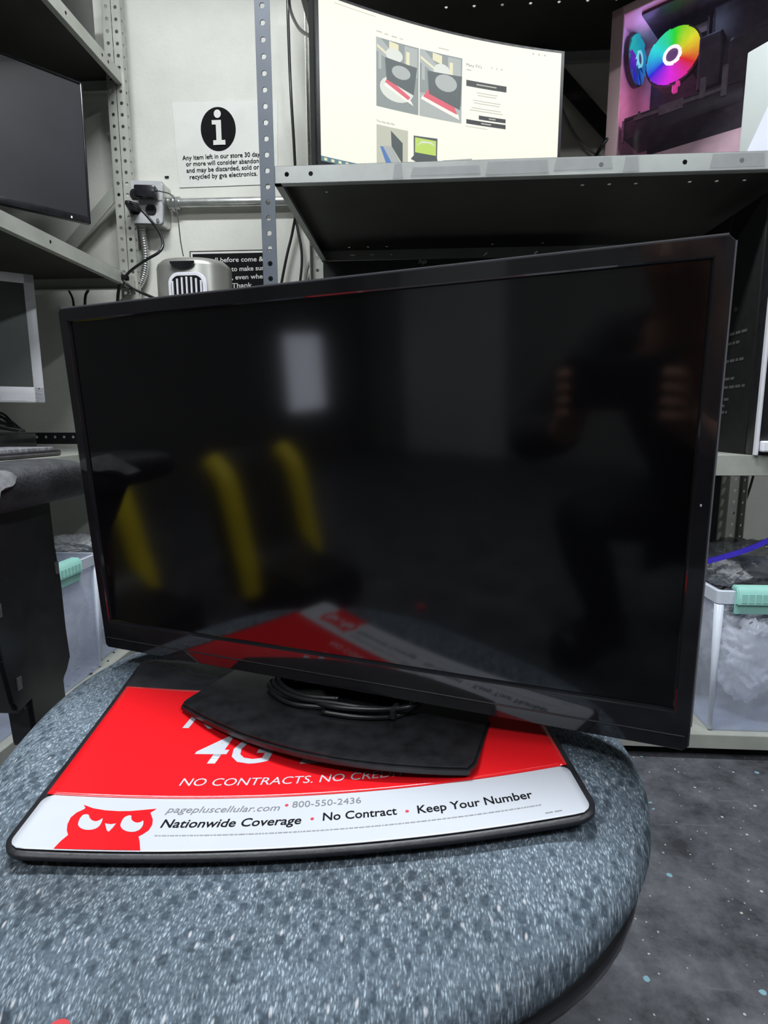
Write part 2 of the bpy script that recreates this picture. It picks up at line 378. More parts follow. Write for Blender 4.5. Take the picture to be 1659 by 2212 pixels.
# ------------------------------------------------------------------ room shell
WY = 1.82
bm = B(); box(bm, (-3.1, -3.1, -.05), (2.5, WY + .1, 0)); struct('floor', bm, 'floor')
bm = B(); box(bm, (-3.1, -3.1, 2.62), (2.5, WY + .1, 2.7)); struct('ceiling', bm, 'ceil')
bm = B(); box(bm, (-3.0, WY, 0), (2.4, WY + .1, 2.62)); struct('wall_back', bm, 'wall')
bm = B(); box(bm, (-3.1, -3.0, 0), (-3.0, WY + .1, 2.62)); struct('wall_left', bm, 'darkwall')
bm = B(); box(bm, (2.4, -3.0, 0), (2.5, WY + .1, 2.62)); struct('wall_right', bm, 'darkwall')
bm = B(); box(bm, (-3.1, -3.1, 0), (2.5, -3.0, 2.62)); struct('wall_front', bm, pm('grey_wall_paint', (.2, .2, .19), .8, scale=3))

# ------------------------------------------------------------------ shelving
def shelf(parent, x0, x1, y0, y1, ztop, fl, m, fholes=(), dholes=(), open_side='y', top=None):
    """folded steel shelf: deck, front/back/side flanges with punched holes, lower return lip"""
    bm = B()
    strip_holes(bm, (x0, y0, ztop), (0, 1, 0), (1, 0, 0), y1 - y0, x1 - x0, [(v, u) for u, v in dholes], .0042)
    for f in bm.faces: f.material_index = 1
    if open_side == 'y':
        strip_holes(bm, (x0, y0, ztop - fl), (0, 0, 1), (1, 0, 0), fl, x1 - x0, [(v, u) for u, v in fholes], .0045)
        quad(bm, (x1, y0, ztop), (x1, y1, ztop), (x1, y1, ztop - fl), (x1, y0, ztop - fl))
    else:
        strip_holes(bm, (x1, y0, ztop - fl), (0, 0, 1), (0, 1, 0), fl, y1 - y0, [(v, u) for u, v in fholes], .0045)
        quad(bm, (x0, y0, ztop), (x1, y0, ztop), (x1, y0, ztop - fl), (x0, y0, ztop - fl))
    quad(bm, (x0, y0, ztop), (x0, y1, ztop), (x0, y1, ztop - fl), (x0, y0, ztop - fl))
    quad(bm, (x0, y1, ztop), (x1, y1, ztop), (x1, y1, ztop - fl), (x0, y1, ztop - fl))
    lip = .014
    if open_side == 'y': quad(bm, (x0, y0, ztop - fl), (x1, y0, ztop - fl), (x1, y0 + lip, ztop - fl), (x0, y0 + lip, ztop - fl))
    else: quad(bm, (x1, y0, ztop - fl), (x1, y1, ztop - fl), (x1 - lip, y1, ztop - fl), (x1 - lip, y0, ztop - fl))
    quad(bm, (x0, y0, ztop - fl), (x0, y1, ztop - fl), (x0 + lip, y1, ztop - fl), (x0 + lip, y0, ztop - fl))
    quad(bm, (x0, y1, ztop - fl), (x1, y1, ztop - fl), (x1, y1 - lip, ztop - fl), (x0, y1 - lip, ztop - fl))
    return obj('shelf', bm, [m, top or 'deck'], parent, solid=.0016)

RS = thing('steel_shelving', 'grey metal shelving unit behind the television holding the bright curved monitor', 'shelving', (.3, 1.48, 0))
RX0, RX1, RY0, RY1 = -.296, .93, 1.2, 1.76
up = []
mids = [(x, .016) for x in (.026, .074, .635, .790, .894)]
gx = [.083, .138, .192, .494, .635, .691, .746, .857, .912, .968]
dh = [(x, .131) for i, x in enumerate(gx) if i in (0, 4, 5, 6, 7, 8, 9)] + [(x, .53) for i, x in enumerate(gx) if i in (0, 1, 2, 3, 4)]
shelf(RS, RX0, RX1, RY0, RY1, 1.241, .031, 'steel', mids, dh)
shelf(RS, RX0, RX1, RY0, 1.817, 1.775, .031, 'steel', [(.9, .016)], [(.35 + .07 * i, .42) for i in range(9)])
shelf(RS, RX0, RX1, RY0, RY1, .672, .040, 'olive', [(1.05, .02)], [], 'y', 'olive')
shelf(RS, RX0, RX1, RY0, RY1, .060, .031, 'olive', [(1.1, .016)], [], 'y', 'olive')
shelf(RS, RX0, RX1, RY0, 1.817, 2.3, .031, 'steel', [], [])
def post(parent, x, y, wx, wy, z1, m, sx=1, sy=1, pitch=.0262, z0=0, slots=True):
    """slotted steel angle: one flange along x, the other along y, punched"""
    bm = B(); n = int((z1 - z0) / pitch)
    hs = [(wx * .5, pitch * (.5 + i)) for i in range(n)]
    strip_holes(bm, (x, y, z0), (sx, 0, 0), (0, 0, 1), wx, z1 - z0, hs, .0050)
    strip_holes(bm, (x, y, z0), (0, sy, 0), (0, 0, 1), wy, z1 - z0, [(wy * .5, b) for a, b in hs], .0045)
    return obj('post', bm, m, parent, solid=.002)
post(RS, -.3225, 1.197, .0285, .036, 2.5, 'bluesteel', 1, 1, .029)
post(RS, .966, 1.197, .0285, .036, 2.5, 'bluesteel', -1, 1, .029)
post(RS, -.330, 1.772, .034, .034, 2.5, 'olive', 1, -1, .0345)
post(RS, .966, 1.772, .034, .034, 2.5, 'olive', -1, -1, .0345)
def bar(bm, p, q, w, t, nrm):
    p, q = Vector(p), Vector(q); X = (q - p).normalized(); Z = Vector(nrm); Y = Z.cross(X)
    obox(bm, frame(p, X, Y, Z), (0, -w / 2, -t / 2), ((q - p).length, w / 2, t / 2))
bm = B(); bar(bm, (.2, 1.785, 1.88), (.80, 1.785, 1.26), .045, .003, (0, -1, 0)); obj('brace', bm, 'black', RS)
# clear tape on the flange of the middle shelf: a long strip torn into pieces
t = None
for k, (u0, u1, z0, z1) in enumerate(((.0, .02, .002, .03), (.035, .17, .006, .022), (.18, .30, .004, .028), (.31, .42, .008, .03), (.44, .47, .002, .029), (.60, .70, .004, .029))):
    bm = B(); X = -.06 + u0
    hexa(bm, [(X, 1.1975, 1.21 + z0), (X + u1 - u0, 1.1975, 1.21 + z0 + .001), (X + u1 - u0, 1.1988, 1.21 + z0 + .001), (X, 1.1988, 1.21 + z0), (X + .004, 1.1975, 1.21 + z1), (X + u1 - u0 - .003, 1.1975, 1.21 + z1), (X + u1 - u0 - .003, 1.1988, 1.21 + z1), (X + .004, 1.1988, 1.21 + z1)])
    if t is None:
        t = thing('packing_tape', 'torn clear tape stuck along the front edge of the middle shelf', 'tape', (0, 1.197, 1.22))
    obj('tape_piece', bm, glassy('clear_tape%d' % k, (.42, .43, .44), .22, .12), t)

LS = thing('steel_shelving', 'olive grey metal shelving along the left side under the dark monitor', 'shelving', (-1.2, 1.2, 0))
LX1 = -.872; LX0 = -1.5
ly0, ly1 = .75, 1.755
shelf(LS, LX0, LX1, ly0, ly1, 1.176, .034, 'olive', [(y - ly0, .018) for y in (.6, 1.36, 1.68, 1.71)], [], 'x')
shelf(LS, LX0, LX1 , ly0, 1.800, 1.742, .034, 'olive', [(y - ly0, .018) for y in (1.50, 1.66, 1.69)], [(LX1 - LX0 - .04, y - ly0) for y in (1.46, 1.51, 1.6)], 'x')
shelf(LS, LX0, LX1, ly0, ly1, .660, .034, 'olive', [(1.2, .018)], [], 'x', 'olive')
shelf(LS, LX0, LX1, ly0, ly1, .062, .030, 'olive', [(1.2, .015)], [], 'x', 'olive')
post(LS, -.866, 1.762, .023, .020, 2.5, 'olive', -1, 1, .031)
post(LS, -.915, 1.758, .025, .012, 2.5, 'olive', 1, 1, .031)
post(LS, -1.5, 1.760, .03, .04, 2.5, 'olive', 1, -1, .031)
post(LS, -.868, .73, .03, .04, 2.5, 'olive', -1, 1, .031)
post(LS, -1.5, .73, .03, .04, 2.5, 'olive', 1, 1, .031)
a, b = at(252, 412, 1, 1.775), at(140, 545, 1, 1.775)
bm = B(); bar(bm, a, b, .035, .003, (0, -1, 0)); obj('brace', bm, 'olive', LS)
# slotted back rail over the desk shelf
bm = B(); strip_holes(bm, (-1.49, 1.745, .675), (0, 0, 1), (1, 0, 0), .036, .60, [(.022, .03 + .03 * i) for i in range(19)], .0045)
obj('back_rail', bm, 'black', LS, solid=.002)

# ------------------------------------------------------------------ mat geometry (curved to the dished seat)
MU, MV = .382, .25
MQ = (.3562, .0976, .0217, .0701, -.0548)
def matz(u, v):
    a, b = u - .19, v - .15
    return .474 + MQ[0] * a * a + MQ[1] * b * b + MQ[2] * a + MQ[3] * b + MQ[4] * a * b
MA = .1122
def matp(u, v, off=0):
    return Vector((-.2627 + u * cos(MA) - v * sin(MA), .308 + u * sin(MA) + v * cos(MA), matz(u, v) + off))
def mat_uv(x, y):
    dx, dy = x + .2627, y - .308
    return dx * cos(MA) + dy * sin(MA), -dx * sin(MA) + dy * cos(MA)

# ------------------------------------------------------------------ office chair
chair = thing('office_chair', 'blue grey fabric chair with a worn black armrest carrying the television', 'chair', (-.09, .44, 0))
SCX, SCY, SA, SROT = -.092, .493, .2695, .235
def seat_out(a, k=1):
    c, s = cos(a), sin(a); n = 2.40 + .6 * max(0, s) + (.35 * max(0, -c) if s < 0 else 0); b = (.267 if s < 0 else .267)
    r = (abs(c) ** n + abs(s) ** n) ** (-1 / n)
    x, y = c * r * SA * k, s * r * b * k
    return x * cos(SROT) - y * sin(SROT), x * sin(SROT) + y * cos(SROT)
def seat_z(x, y):
    u, vv = mat_uv(x, y)
    u = min(max(u, -.03), .41); v = min(max(vv, -.02), .27)
    return min(matz(u, v), .4835) - .0055 - .007 * max(0, min(1, (.055 - vv) / .05))
bm = B(); NA = 120
prof = [(r / 26 * .93, None) for r in range(27)]
side = [(.955, -.0030), (.975, -.0065), (.989, -.0115), (.997, -.017), (1.0, -.023), (.995, -.030), (.975, -.036)]
rings = []
for k, dz in prof[1:] + side:
    ring = []
    for i in range(NA):
        x, y = seat_out(2 * pi * i / NA, k); zt = seat_z(SCX + x, SCY + y)
        drop = 0 if k < .8 else -.008 * ((min(k, .93) - .8) / .13) ** 2
        # the cushion's waterfall front dips
        fr = max(0, (-(y * cos(SROT) - x * sin(SROT)) - .17) / .10)
        z = zt + drop - .005 * fr * fr + (dz or 0)
        if dz is not None: z = (zt + drop - .005 * fr * fr) + dz
        ring.append(bm.verts.new((SCX + x, SCY + y, z)))
    rings.append(ring)
c0 = bm.verts.new((SCX, SCY, seat_z(SCX, SCY)))
for i in range(NA): bm.faces.new([c0, rings[0][i], rings[0][(i + 1) % NA]])
for a, b in zip(rings, rings[1:]):
    for i in range(NA): bm.faces.new([a[i], b[i], b[(i + 1) % NA], a[(i + 1) % NA]])
bmesh.ops.recalc_face_normals(bm, faces=bm.faces[:])
obj('seat', bm, 'fabric', chair, smooth=True)
bm = B(); rr = []
for k, z in ((.3, .395), (.85, .398), (.955, .408), (.978, .416), (.982, .424), (.974, .431), (.9, .433)):
    rr.append([bm.verts.new((SCX + seat_out(2 * pi * i / 80, k)[0], SCY + seat_out(2 * pi * i / 80, k)[1], z - .016)) for i in range(80)])
for a, b in zip(rr, rr[1:]):
    for i in range(80): bm.faces.new([a[i], a[(i + 1) % 80], b[(i + 1) % 80], b[i]])
bm.faces.new(rr[0][::-1])
obj('seat_pan', bm, 'semi', chair, smooth=True)
# armrest on the left
bm = B()
R_ = []
pad = [(.40, .30, .668), (.43, .60, .672), (.50, .92, .676), (.58, 1.0, .680), (.64, .98, .680), (.672, .82, .676), (.688, .45, .669)]
for y, s, z in pad:
    ring = []
    for k in range(20):
        a = 2 * pi * k / 20; cx = cos(a); sz = sin(a)
        ring.append(bm.verts.new((-.437 + (abs(cx) ** .8) * (1 if cx > 0 else -1) * .045 * s, y, z + (abs(sz) ** .7) * (1 if sz > 0 else -1) * (.021 if sz > 0 else .030) * (.35 + .65 * s))))
    R_.append(ring)
for a, b in zip(R_, R_[1:]):
    for k in range(20): bm.faces.new([a[k], a[(k + 1) % 20], b[(k + 1) % 20], b[k]])
bm.faces.new(R_[0]); bm.faces.new(R_[-1][::-1])
bmesh.ops.recalc_face_normals(bm, faces=bm.faces[:])
pad_o = obj('armrest_pad', bm, 'leather', chair, smooth=True, sub=1)
bm = B(); OL = [(-30, 1017), (12, 1016), (28, 1022), (37, 1030), (33, 1044), (28, 1050), (12, 1054), (2, 1062), (0, 1078), (-30, 1080)]
def onpad(px, py, off): return at(px, py, 0, -.4010 + .0175 * (py - 1015) / 65.0 + off)
fr0 = [bm.verts.new(onpad(x, y, .0)) for x, y in OL]; bk0 = [bm.verts.new(onpad(x, y, .0) + Vector((-.012, 0, -.006))) for x, y in OL]
bm.faces.new(fr0); bm.faces.new(bk0[::-1])
for k in range(len(OL)): bm.faces.new([fr0[k], fr0[(k + 1) % len(OL)], bk0[(k + 1) % len(OL)], bk0[k]])
bmesh.ops.recalc_face_normals(bm, faces=bm.faces[:])
obj('worn_patch', bm, pm('bare_patch_foam', (.16, .165, .175), .7, var=.4, scale=80), pad_o, label='pale worn patch on the armrest')
bm = B()   # upright bracket: wide shield then a narrower tongue
out = [(.47, .655), (.615, .655), (.617, .60), (.622, .56), (.623, .50), (.626, .462), (.618, .448), (.61, .440), (.612, .39), (.605, .385), (.552, .385), (.548, .44), (.53, .436), (.524, .45), (.515, .50), (.500, .60)]
t = bmesh.new(); a = [t.verts.new((-.450, y, z)) for y, z in out]; f = t.faces.new(a)
r = bmesh.ops.extrude_face_region(t, geom=[f]); bmesh.ops.translate(t, vec=(.030, 0, 0), verts=[v for v in r['geom'] if isinstance(v, bmesh.types.BMVert)])
bmesh.ops.recalc_face_normals(t, faces=t.faces[:]); bmesh.ops.bevel(t, geom=t.edges[:], offset=.004, segments=2, affect='EDGES'); merge(bm, t)
obj('armrest_upright', bm, 'semi', chair, smooth=40)
bm = B(); tube(bm, [(-.435, .58, .40), (-.435, .575, .385), (-.41, .57, .358), (-.30, .54, .352), (-.15, .50, .362)], .018, 10, 6)
obj('arm_bar', bm, 'semi', chair, smooth=True)
for y, z in ((.518, .555), (.612, .575), (.535, .47)):
    bm = B(); box(bm, (-.4205, y - .003, z - .007), (-.4185, y + .003, z + .007)); obj('trim_clip', bm, 'pcmid', chair)
bm = B(); cyl(bm, (SCX, SCY, .10), (SCX, SCY, .26), .027, 20); cyl(bm, (SCX, SCY, .26), (SCX, SCY, .365), .014, 16); box(bm, (SCX - .07, SCY - .09, .340), (SCX + .07, SCY + .09, .374), bev=.006)
obj('gas_column', bm, 'semi', chair, smooth=40)
for k in range(5):
    a = 2 * pi * k / 5 + .95; d = Vector((cos(a), sin(a), 0)); n = Vector((-sin(a), cos(a), 0)); o_ = Vector((SCX, SCY, 0))
    bm = B(); P = []
    for r0, hw, zl, zh in ((.0, .028, .085, .125), (.26, .016, .066, .086)):
        P.append([o_ + d * r0 + n * s * hw + Vector((0, 0, z)) for s, z in ((-1, zl), (1, zl), (1, zh), (-1, zh))])
    hexa(bm, P[0] + P[1], bev=.003); leg = obj('base_leg', bm, 'semi', chair)
    bm = B()
    for s in (-1, 1): cyl(bm, o_ + d * .25 + n * s * .006 + Vector((0, 0, .027)), o_ + d * .25 + n * s * .026 + Vector((0, 0, .027)), .027, 18)
    cyl(bm, o_ + d * .25 + Vector((0, 0, .027)), o_ + d * .25 + Vector((0, 0, .075)), .006, 10)
    obj('caster', bm, 'black', leg, smooth=40)

# ------------------------------------------------------------------ printed counter mat
mat = thing('counter_mat', 'red and white printed counter mat with black rim lying on the chair seat', 'mat', tuple(matp(.19, .1, -.003)))
def rrect(u0, v0, u1, v1, r, n=6):
    out = []
    for cx, cy, a0 in ((u1 - r, v0 + r, -pi / 2), (u1 - r, v1 - r, 0), (u0 + r, v1 - r, pi / 2), (u0 + r, v0 + r, pi)):
        for k in range(n + 1):
            a = a0 + pi / 2 * k / n; out.append((cx + r * cos(a), cy + r * sin(a)))
    return out
def surf_grid(u0, v0, u1, v1, off, r, nu=64, nv=44, clip=None):
    """grid over the mat, corners rounded by pulling vertices onto the rounded outline"""
    bm = B(); G = []
    for j in range(nv + 1):
        row = []
        for i in range(nu + 1):
            u = u0 + (u1 - u0) * i / nu; v = v0 + (v1 - v0) * j / nv
            cu = min(max(u, u0 + r), u1 - r); cv = min(max(v, v0 + r), v1 - r)
            du, dv = u - cu, v - cv; m = max(abs(du), abs(dv)); l = math.hypot(du, dv)
            if l > 0: u, v = cu + du * m / l, cv + dv * m / l
            row.append(bm.verts.new(matp(u, v, off)))
        G.append(row)
    for j in range(nv):
        for i in range(nu): bm.faces.new([G[j][i], G[j][i + 1], G[j + 1][i + 1], G[j + 1][i]])
    return bm
bm = surf_grid(-.0045, -.0042, MU + .0045, MV + .004, -.0034, .016)
obj('rubber_base', bm, 'matblack', mat, smooth=60, solid=.0034)
bm = surf_grid(.0005, .0485, MU - .0005, .1955, .0002, .0005); obj('red_print', bm, 'matred', mat, smooth=True, solid=.0006)
bm = surf_grid(.0, .0, MU - .0005, .0495, -.0004, .009); obj('white_print', bm, 'matwhite', mat, smooth=True, solid=.0006)
bm = surf_grid(.0, .1945, MU - .0005, .1968, -.0006, .0004, nv=2); obj('white_border_line', bm, 'matwhite', mat, smooth=True, solid=.0005)
# white panel with the same small emblem at the hidden back of the mat is not shown; black band stays bare
def poly_on(fn, pts, sub=0):
    bm = B(); f = bm.faces.new([bm.verts.new(fn(*p)) for p in pts]); f.normal_update(); bmesh.ops.triangulate(bm, faces=[f]); return bm
OFF = .0007
mf = lambda u, v: matp(u, v, OFF if v > .05 else .0001); mf2 = lambda u, v: matp(u, v, .0004)
owl = [[0.0293, 0.0006], [0.0307, 0.0072], [0.0328, 0.0123], [0.03, 0.0164], [0.0279, 0.0215], [0.0271, 0.0278], [0.0288, 0.0325], [0.0324, 0.0361], [0.0325, 0.0375], [0.0302, 0.0402], [0.038, 0.0372], [0.0466, 0.0357], [0.0562, 0.0352], [0.0641, 0.0356], [0.0731, 0.037], [0.0815, 0.0383], [0.0796, 0.0358], [0.0784, 0.0345], [0.0823, 0.028], [0.0836, 0.0234], [0.0831, 0.0181], [0.0805, 0.0146], [0.0783, 0.0125], [0.0808, 0.0078], [0.0838, 0.0006]]
e1 = [[0.0346, 0.0219], [0.0336, 0.0264], [0.0339, 0.03], [0.0354, 0.031], [0.0379, 0.0308], [0.0398, 0.0276], [0.0425, 0.0254], [0.0455, 0.0246], [0.0474, 0.0261], [0.0484, 0.0283], [0.0495, 0.0244], [0.0494, 0.0199], [0.0473, 0.0176], [0.0432, 0.0167], [0.0389, 0.0177], [0.036, 0.0199]]
e2 = [[0.0628, 0.0213], [0.0621, 0.0254], [0.0625, 0.0294], [0.0651, 0.0313], [0.0669, 0.0308], [0.0678, 0.0277], [0.07, 0.0254], [0.0731, 0.0242], [0.0754, 0.0251], [0.0763, 0.027], [0.0779, 0.0225], [0.0773, 0.018], [0.0742, 0.0159], [0.0696, 0.0162], [0.0656, 0.0182]]
bk = [[0.052, 0.0231], [0.0561, 0.0225], [0.0593, 0.0233], [0.0587, 0.0194], [0.0576, 0.0159], [0.056, 0.0167]]
def smoothpoly(P, it=1):
    for _ in range(it):
        o = []
        for i in range(len(P)):
            a, b = P[i], P[(i + 1) % len(P)]
            o += [[a[0] * .75 + b[0] * .25, a[1] * .75 + b[1] * .25], [a[0] * .25 + b[0] * .75, a[1] * .25 + b[1] * .75]]
        P = o
    return P
bm = poly_on(mf, owl); em = obj('emblem', bm, 'matred', mat, label='red owl emblem')
bm = B()
for P in (smoothpoly(e1), smoothpoly(e2), bk): merge(bm, poly_on(mf2, P))
obj('emblem_face', bm, 'matwhite', em, label='white eyes and beak')
def lettering(name, items, m, label=None):
    bm = B()
    for s, u0, u1, v0, h, sh, bo in items: merge(bm, text_bm(s, u0, u1, v0, h, mf, sh, bo))
    o = obj(name, bm, m, mat)
    if label: o['label'] = label
lettering('lettering', [('4G', .0914, .1586, .088, .0365, .22, .010), ('LTE', .1784, .262, .0855, .0365, .22, .014), ('NATIONWIDE', .0712, .325, .1351, .0245, .18, .022)], 'matwhite', 'large white lettering')
lettering('lettering', [('NO CONTRACTS. NO CREDIT CHECK.', .0900, .3085, .0616, .0083, .16, .0)], 'matwhite', 'white line of capitals')
lettering('lettering', [('pagepluscellular.com', .0889, .1688, .0345, .0062, .25, 0), ('800-550-2436', .1774, .2270, .0368, .0062, 0, 0)], 'greyink', 'grey web address and telephone number')
lettering('lettering', [('Nationwide Coverage', .0897, .1853, .0205, .0075, .14, .014), ('No Contract', .2002, .2520, .0222, .0075, 0, .014), ('Keep Your Number', .2665, .3478, .0211, .0075, 0, .014)], 'ink', 'bold black line of lettering')
for u, v in ((.1733, .0395), (.1928, .0246), (.2592, .0243)):
    bm = B(); merge(bm, poly_on(mf, [(u + .0013 * cos(a * pi / 6), v + .0013 * sin(a * pi / 6)) for a in range(12)]))
    obj('bullet_dot', bm, 'dotred', mat)
bm = B(); u = .0885
while u < .3505:
    l = random.uniform(.001, .0042)
    merge(bm, poly_on(mf, [(u, .0128), (u + l, .0128), (u + l, .0138), (u, .0138)])); u += l + .0006
for u, l in ((.3509, .005), (.3572, .005)): merge(bm, poly_on(mf, [(u, .0046), (u + l, .0046), (u + l, .0056), (u, .0056)]))
obj('fine_print', bm, 'fineink', mat)

# ------------------------------------------------------------------ television
TO = Vector((-.3386, .5624, .5010)); TW = Vector((.9524, -.3049, .0054)).normalized(); TU = Vector((-.0243, -.0585, .998)).normalized(); TN = TW.cross(TU) * -1
TN = -(TU.cross(TW)).normalized()
if TN.y > 0: TN = -TN
TWd, THt = .56, .3476
tv = thing('television', 'black flat television with dark reflective screen standing on the red mat', 'television', tuple(TO + TW * .28))
TM = frame(TO, TW, TU, TN)
def tvbm(f):
    bm = B(); f(bm); bm.transform(TM); bmesh.ops.recalc_face_normals(bm, faces=bm.faces[:]); return bm
IU0, IU1, IV0, IV1 = .0105, .5485, .0305, .3352
def ringframe(bm, outer, inner, zo, zi):
    o = [bm.verts.new((p[0], p[1], zo)) for p in outer]; i = [bm.verts.new((p[0], p[1], zi)) for p in inner]
    n = len(o)
    for k in range(n): bm.faces.new([o[k], o[(k + 1) % n], i[(k + 1) % n], i[k]])
    return o, i
def fr(bm):
    c = .004
    O = [(c, .0), (TWd - c, 0), (TWd, c), (TWd, THt - c), (TWd - c, THt), (c, THt), (0, THt - c), (0, c)]
    # outer wall back to front, front land, inner bevel down to the glass
    def lvl(d, z):
        return [bm.verts.new((min(max(p[0], d), TWd - d), min(max(p[1], d), THt - d), z)) for p in O]
    def inner(e, z):
        return [bm.verts.new(p) for p in ((IU0 + e, IV0 + e, z), (IU1 - e, IV0 + e, z), (IU1 - e, IV0 + e, z), (IU1 - e, IV1 - e, z), (IU1 - e, IV1 - e, z), (IU0 + e, IV1 - e, z), (IU0 + e, IV1 - e, z), (IU0 + e, IV0 + e, z))]
    L = [lvl(0, -.030), lvl(0, -.0015), lvl(.0012, 0), inner(-.001, 0), inner(0, -.001), inner(.001, -.0042)]
    for a, b in zip(L, L[1:]):
        for k in range(8):
            f = [a[k], a[(k + 1) % 8], b[(k + 1) % 8], b[k]]
            bm.faces.new(f)
    bmesh.ops.remove_doubles(bm, verts=bm.verts[:], dist=1e-6)
bz = obj('bezel', tvbm(fr), 'gloss', tv)
obj('edge_trim', tvbm(lambda bm: [box(bm, (.004, THt - .0004, -.004), (TWd - .004, THt + .0006, -.0008)), box(bm, (TWd - .0004, .02, -.004), (TWd + .0006, THt - .004, -.0008))]), pm('edge_highlight_acrylic', (.20, .20, .22), .2, var=.1), tv, label='clear edge along the top and right with its highlight painted in')  # light line on the bezel edge put in as a paler strip
def lowlip(bm):   # the matte sloped strip below the glossy band
    hexa(bm, [(.003, .0015, -.012), (TWd - .003, .0015, -.012), (TWd - .003, .0005, -.03), (.003, .0005, -.03), (.003, .0125, .0016), (TWd - .003, .0125, .0016), (TWd - .003, .0125, -.03), (.003, .0125, -.03)], bev=.0012)
obj('lower_trim', tvbm(lowlip), pm('satin_grey_black_plastic', (.040, .040, .043), .35, var=.1, scale=30), tv, smooth=40, label='satin strip under the screen')
obj('screen', tvbm(lambda bm: hexa(bm, [(IU0 - .001, IV0 - .001, -.008), (IU1 + .001, IV0 - .001, -.008), (IU1 + .001, IV1 + .001, -.008), (IU0 - .001, IV1 + .001, -.008), (IU0 - .001, IV0 - .001, -.0035), (IU1 + .001, IV0 - .001, -.0035), (IU1 + .001, IV1 + .001, -.0035), (IU0 - .001, IV1 + .001, -.0035)])), 'screen', tv)
def back(bm):
    hexa(bm, [(.012, .014, -.055), (.548, .014, -.055), (.548, .335, -.040), (.012, .335, -.040), (.002, .004, -.0295), (.558, .004, -.0295), (.558, .345, -.0295), (.002, .345, -.0295)], bev=.003)
    hexa(bm, [(.10, .02, -.078), (.46, .02, -.078), (.44, .22, -.070), (.12, .22, -.070), (.07, .014, -.05), (.49, .014, -.05), (.47, .26, -.04), (.09, .26, -.04)], bev=.004)
obj('rear_housing', tvbm(back), 'black', tv, smooth=40)
tf = lambda u, v: TM @ Vector((u, v, -.0055 + v * .95 + .0014))
def lipf(u, v):   # on the slope of the lower trim
    k = (v - .0015) / .011
    return TM @ Vector((u, v, -.012 + .0136 * k + .0013))
obj('brand_lettering', text_bm('INSIGNIA', .2600, .2945, .0050, .0046, lipf, 0, .012), pm('dim_grey_print', (.17, .17, .18), .4), tv, label='INSIGNIA in small grey capitals')
def pw(bm): box(bm, (.5531, .1812, .0), (.5541, .1828, .0004))
obj('standby_light', tvbm(pw), 'silverhi', tv)
# stand: flat base with a bowed front edge, short neck
TWh = Vector((TW.x, TW.y, 0)).normalized(); TNh = Vector((TN.x, TN.y, 0)).normalized()
SM = frame(Vector((TO.x, TO.y, 0)), TWh, -TNh, (0, 0, 1))
def sb(bm):
    fr_ = [(.143, -.049)] + [(.143 + .268 * k / 16, -(.049 + .026 * sin(pi * k / 16) ** .9)) for k in range(1, 16)] + [(.411, -.049)]
    pts = fr_ + [(.414, -.040), (.410, .08), (.405, .086), (.15, .086), (.145, .08), (.139, -.040)]
    prism(bm, pts, .4785, .4860, bev=.0022)
bm = B(); sb(bm); bm.transform(SM); bmesh.ops.recalc_face_normals(bm, faces=bm.faces[:])
obj('stand_base', bm, pm('scuffed_black_gloss', (.012, .012, .014), .30, var=.5, scale=60), tv, smooth=40)
bm = B(); t = bmesh.new(); hexa(t, [(.245, .030, .4855), (.315, .030, .4855), (.32, .068, .4855), (.24, .068, .4855), (.250, .042, .56), (.310, .042, .56), (.310, .070, .56), (.250, .070, .56)], bev=.004); t.transform(SM); merge(bm, t)
obj('stand_neck', bm, 'gloss', tv, smooth=40)
# little power ports on the left edge are under the bezel; coiled mains lead lies on the base
cb = thing('power_cable', 'coiled black mains cable resting on the television stand base', 'cable', (0, .5, .487))
bm = B(); ctr = SM @ Vector((.272, .012, 0)); random.seed(3)
P = []
for k in range(5 * 14 + 1):
    a = -pi / 2 + 2 * pi * k / 14; lp = k // 14
    ru = .070 + .007 * sin(lp * 2.3); rv = .027 + .004 * cos(lp * 1.9)
    z = .4885 + lp * .0016 + .004 * max(0, cos(a)) * (lp % 2)
    P.append(ctr + TWh * (ru * cos(a) + .002 * lp) - TNh * (rv * sin(a) + .001 * lp) + Vector((0, 0, z)))
tube(bm, P, .0023, 8, 5); obj('cable_coil', bm, 'cable', cb, smooth=True)
bm = B(); c = ctr + TWh * .062 + TNh * .014 + Vector((0, 0, .4935))
for k in range(1):
    t = bmesh.new(); box(t, (-.0025, -.007, -.0055), (.0025, .007, .0045), bev=.0015); t.transform(frame(c, TWh, TNh, (0, 0, 1))); merge(bm, t)
obj('cable_tie', bm, 'semi', cb)

# ------------------------------------------------------------------ curved monitor on the middle shelf
mon = thing('curved_monitor', 'wide curved monitor showing a bright white web page on the middle shelf', 'monitor', (.05, 1.38, 1.243))
ML, MR, MH = .556, 1.7, radians(23)
mch = Vector((cos(MH), sin(MH), 0)); mnn = Vector((sin(MH), -cos(MH), 0)); mhalf = math.asin(ML / 2 / MR); MA0 = Vector((-.205, 1.222, 0))
def scr(s, z, off=0):
    th = (2 * s - 1) * mhalf
    P = MA0 + mch * ML / 2 + mch * MR * sin(th) + mnn * (MR * cos(mhalf) - MR * cos(th))
    nrm = (mch * -sin(th) + mnn * cos(th))
    return Vector((P.x, P.y, z)) + nrm * off
def curved(s0, s1, z0, z1, off, thick, n=24, mi=0):
    bm = B(); c = []
    for i in range(n + 1):
        s = s0 + (s1 - s0) * i / n
        c.append([bm.verts.new(scr(s, z, o)) for z, o in ((z0, off), (z1, off), (z1, off - thick), (z0, off - thick))])
    for a, b in zip(c, c[1:]):
        for k in range(4): bm.faces.new([a[k], b[k], b[(k + 1) % 4], a[(k + 1) % 4]])
    bm.faces.new(c[0][::-1]); bm.faces.new(c[-1]); bmesh.ops.recalc_face_normals(bm, faces=bm.faces[:]); return bm
SZ0, SZ1 = 1.2585, 1.5565
